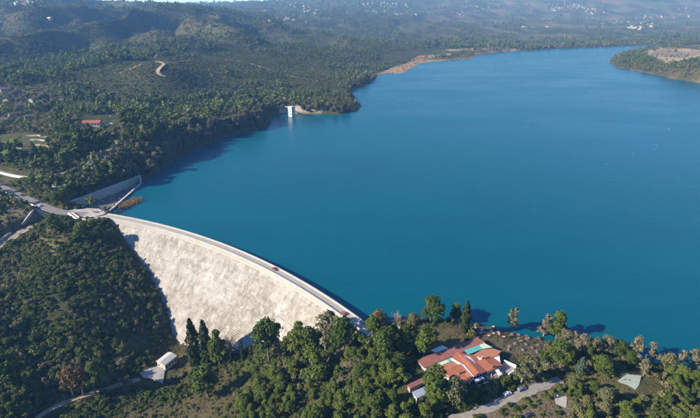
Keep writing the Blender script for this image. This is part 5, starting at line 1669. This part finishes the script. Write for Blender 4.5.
def wood(name, label, step, d0, d1, thr, smin, smax, x0, x1, y0, y1):
    X, Y, Z, u, v = candidates(x0, x1, y0, y1, step, d0, d1)
    dn = fbm(X / 190, Y / 130, 140, 4)
    fine = fbm(X / 40, Y / 40, 141, 2)
    p_ = np.where(dn + fine * .35 > thr, .85, .10)
    p_ = np.where(inp(u, v, *SCRUBBY), np.where(dn + fine * .5 > .15, .34, .03), p_)
    p_ = np.where(inp(u, v, ORCH), .30, p_)
    p_ = np.where(inp(u, v, *BELT), .92, p_)
    p_ = np.where(inp(u, v, *FIELD), .03, p_)
    p_ = np.where((u < 275) & (u > 140) & (bil(SD2, X, Y) < 30) & (np.hypot(X, Y) < 850), .12, p_)
    plain_ = (np.hypot(X, Y) > 2600) & (u > 420)
    cell_ = lattice(np.floor((X + Y * 0.25) / 130.0), np.floor((Y - X * .2) / 170.0), 77)
    p_ = np.where(plain_, np.where(cell_ > .1, .05, np.where(dn > -.1, .7, .15)), p_)
    # a belt of trees stands along the far shore
    sh = bil(SD2, X, Y)
    p_ = np.where((sh < 90) & (np.hypot(X, Y) > 1900), .9, p_)
    k = rng.random(len(X)) < p_
    # keep clear of the single trees
    X, Y, Z, u, v, dn, fine = X[k], Y[k], Z[k], u[k], v[k], dn[k], fine[k]
    if d0 < 900:
        k = np.min((X[:, None] - tx[None, :, 0]) ** 2 + (Y[:, None] - tx[None, :, 1]) ** 2, axis=1) > 6
        X, Y, Z, u, v, dn, fine = X[k], Y[k], Z[k], u[k], v[k], dn[k], fine[k]
    s = rng.uniform(smin, smax, len(X)) * np.where(inp(u, v, *BELT), 1.35, 1.0) * (1 + .25 * np.clip(fine, -.6, .6))
    pick = np.where(rng.random(len(X)) < .02, 5, rng.integers(0, 3, len(X)))
    orch = fbm(X / 90, Y / 90, 150, 3)
    pick = np.where(inp(u, v, ORCH) & (rng.random(len(X)) < .75), 4, pick)
    pick = np.where((orch > .22) & (rng.random(len(X)) < .7), 4, pick)
    sh = bil(SD2, X, Y)
    pick = np.where((sh < 40) & (rng.random(len(X)) < .5), 3, pick)
    pick = np.where(rng.random(len(X)) < .035, 3, pick)
    s = s * np.exp(rng.normal(0, .22, len(X))) * np.where(fbm(X / 55, Y / 55, 143, 2) > .15, 1.3, .92)
    S = np.c_[s * rng.uniform(.9, 1.3, len(X)), s * rng.uniform(.9, 1.3, len(X)), s * rng.uniform(.75, 1.15, len(X))]
    S = np.where((pick == 4)[:, None], S * np.array([.75, .75, .5]), S)
    return scatter(name, label, np.c_[X, Y, Z - .3], S, pick, G_WOOD)
wood('woodland', 'mixed evergreen woodland on the left bank of the lake', 5.4, 440, 1000, -.35, .45, 1.15, -900, 200, 380, 1000)
wood('woodland', 'wooded hills beyond the left bank and along the far shore', 7.6, 1000, 2300, -.10, .45, .85, -2000, 1900, 700, 2300)
wood('woodland', 'hazy wooded slopes and tree belts in the far distance', 14.0, 2300, 4600, -.25, .8, 1.35, -4200, 4300, 1500, 4600)
wood('woodland', 'faint distant tree cover on the farthest hills', 32.0, 4600, 8600, -.2, 1.3, 2.2, -7000, 7000, 3800, 8600)
X, Y, Z, u, v = candidates(-1100, 700, 380, 1500, 4.6, 560, 1500)
k = rng.random(len(X)) < np.where(inp(u, v, *FIELD), .04, .75)
X, Y, Z = X[k], Y[k], Z[k]
s = rng.uniform(.7, 1.7, len(X))
scatter('scrub', 'low scrub between the trees of the hills across the lake', np.c_[X, Y, Z - .2], np.c_[s * 1.2, s * 1.2, s * .8], np.where(rng.random(len(X)) < .1 + .6 * (fbm(X / 70, Y / 70, 170, 3) > .05), 3, rng.integers(0, 3, len(X))), G_HIL)
X, Y, Z, u, v = candidates(-2600, 1200, 900, 2700, 8.5, 1500, 2700)
k = rng.random(len(X)) < np.where(inp(u, v, *FIELD), .04, .72)
X, Y, Z = X[k], Y[k], Z[k]
s = rng.uniform(1.2, 2.6, len(X))
scatter('scrub', 'dark low scrub over the big rounded hills at the upper left', np.c_[X, Y, Z - .3], np.c_[s * 1.3, s * 1.3, s * .75], np.where(rng.random(len(X)) < .1 + .6 * (fbm(X / 130, Y / 130, 171, 3) > .05), 3, rng.integers(0, 3, len(X))), G_HIL)
# brown reeds in the shallows beside the weir
r_ = np.random.default_rng(5)
C = []
for cu, cv, n_, sp_ in ((130.5, 203.5, 700, 3.4), (125, 207, 260, 2.2), (136, 200.5, 300, 2.6), (119, 212, 80, 1.6)):
    c = un(cu, cv, 0)
    C.append(np.c_[r_.normal(c[0], sp_, n_), r_.normal(c[1], sp_ * .9, n_), np.zeros(n_)])
C = np.concatenate(C)
n_ = len(C)
a = r_.uniform(0, 6.28, n_); hh = r_.uniform(1.2, 2.8, n_)
d = np.c_[np.cos(a), np.sin(a), np.zeros(n_)] * .28
lean = r_.normal(scale=.35, size=(n_, 3)); lean[:, 2] = 0
V = np.stack([C - d - [0, 0, .5], C + d - [0, 0, .5], C + d * .4 + lean + np.c_[np.zeros((n_, 2)), hh], C - d * .4 + lean + np.c_[np.zeros((n_, 2)), hh]], 1).reshape(-1, 3)
put('reed_bed', mesh_np('reed_bed', V, np.arange(4 * n_).reshape(n_, 4), mat_leaf('dry_reeds', [(.21, .15, .10), (.25, .175, .11)], .5)), kind='stuff', label='brown reeds standing in the shallows beside the overflow weir')
# rows of vines on the spit
b = MB()
fA, fB, fC, fD = [ground_at(*q)[:2] for q in ((648, 54), (664, 47.5), (702, 52), (684, 59.5))]
for i in range(17):
    f = (i + .5) / 17
    p0, p1 = fA * (1 - f) + fD * f, fB * (1 - f) + fC * f
    L = [np.array([*(p0 * (1 - t_) + p1 * t_), 0]) for t_ in np.linspace(0, 1, 22)]
    L = [np.array([p[0], p[1], float(gh(p[0], p[1]))]) for p in L]
    b.sweep(L, [(-2.0, -.5), (2.0, -.5), (1.0, .9), (-1.0, .9)], plain('dry_vine_rows', (.27, .215, .14), .95, .3, .2))
b.build('vine_rows', kind='stuff', label='pale rows of bare vines on the spit across the lake')

# ------------------------------------------------------------------ air
def haze():
    b = MB()
    x0, x1, y0, y1, z0, z1 = -7400, 7400, -260, 9500, -75, 640
    m = bpy.data.materials.new('haze_air')
    m.use_nodes = True
    m.node_tree.nodes.clear()
    o = m.node_tree.nodes.new('ShaderNodeOutputMaterial')
    pv = m.node_tree.nodes.new('ShaderNodeVolumePrincipled')
    pv.inputs['Color'].default_value = (.22, .50, 1.0, 1)
    pv.inputs['Absorption Color'].default_value = (1, 1, 1, 1)     # clear air: it scatters, it does not absorb
    pv.inputs['Density'].default_value = HAZE
    pv.inputs['Anisotropy'].default_value = .1
    m.node_tree.links.new(pv.outputs[0], o.inputs['Volume'])
    b.add([(x, y, z) for z in (z0, z1) for x, y in ((x0, y0), (x1, y0), (x1, y1), (x0, y1))], [(3, 2, 1, 0), (4, 5, 6, 7), (0, 1, 5, 4), (1, 2, 6, 5), (2, 3, 7, 6), (3, 0, 4, 7)], m)
    b.build('haze', kind='stuff', label='thin blue winter haze over the valley and lake')
HAZE = 1.2e-4
haze()

# ------------------------------------------------------------------ which one: trees that share a description are told apart by their order
ORD = 'first second third fourth fifth sixth seventh eighth ninth tenth eleventh twelfth thirteenth fourteenth fifteenth sixteenth seventeenth eighteenth nineteenth twentieth twenty-first twenty-second twenty-third twenty-fourth'.split()
same = {}
for o in COL.objects:
    if o.get('category') == 'tree':
        same.setdefault(o['label'], []).append(o)
for lab, L in same.items():
    if len(L) < 2:
        continue
    L.sort(key=lambda o: float(proj(o.location[0], o.location[1], o.location[2] + 5)[0]))
    parts = [('', L)] if len(L) <= 12 else [(nm, L[len(L) * i // 3:len(L) * (i + 1) // 3]) for i, nm in enumerate(('left third', 'middle third', 'right third'))]
    for nm, Q in parts:
        for i, o in enumerate(Q):
            w = ORD[min(i, 23)]
            o['label'] = lab + ((', %s from the left' % w) if not nm else (', %s, %s' % (nm, w)))
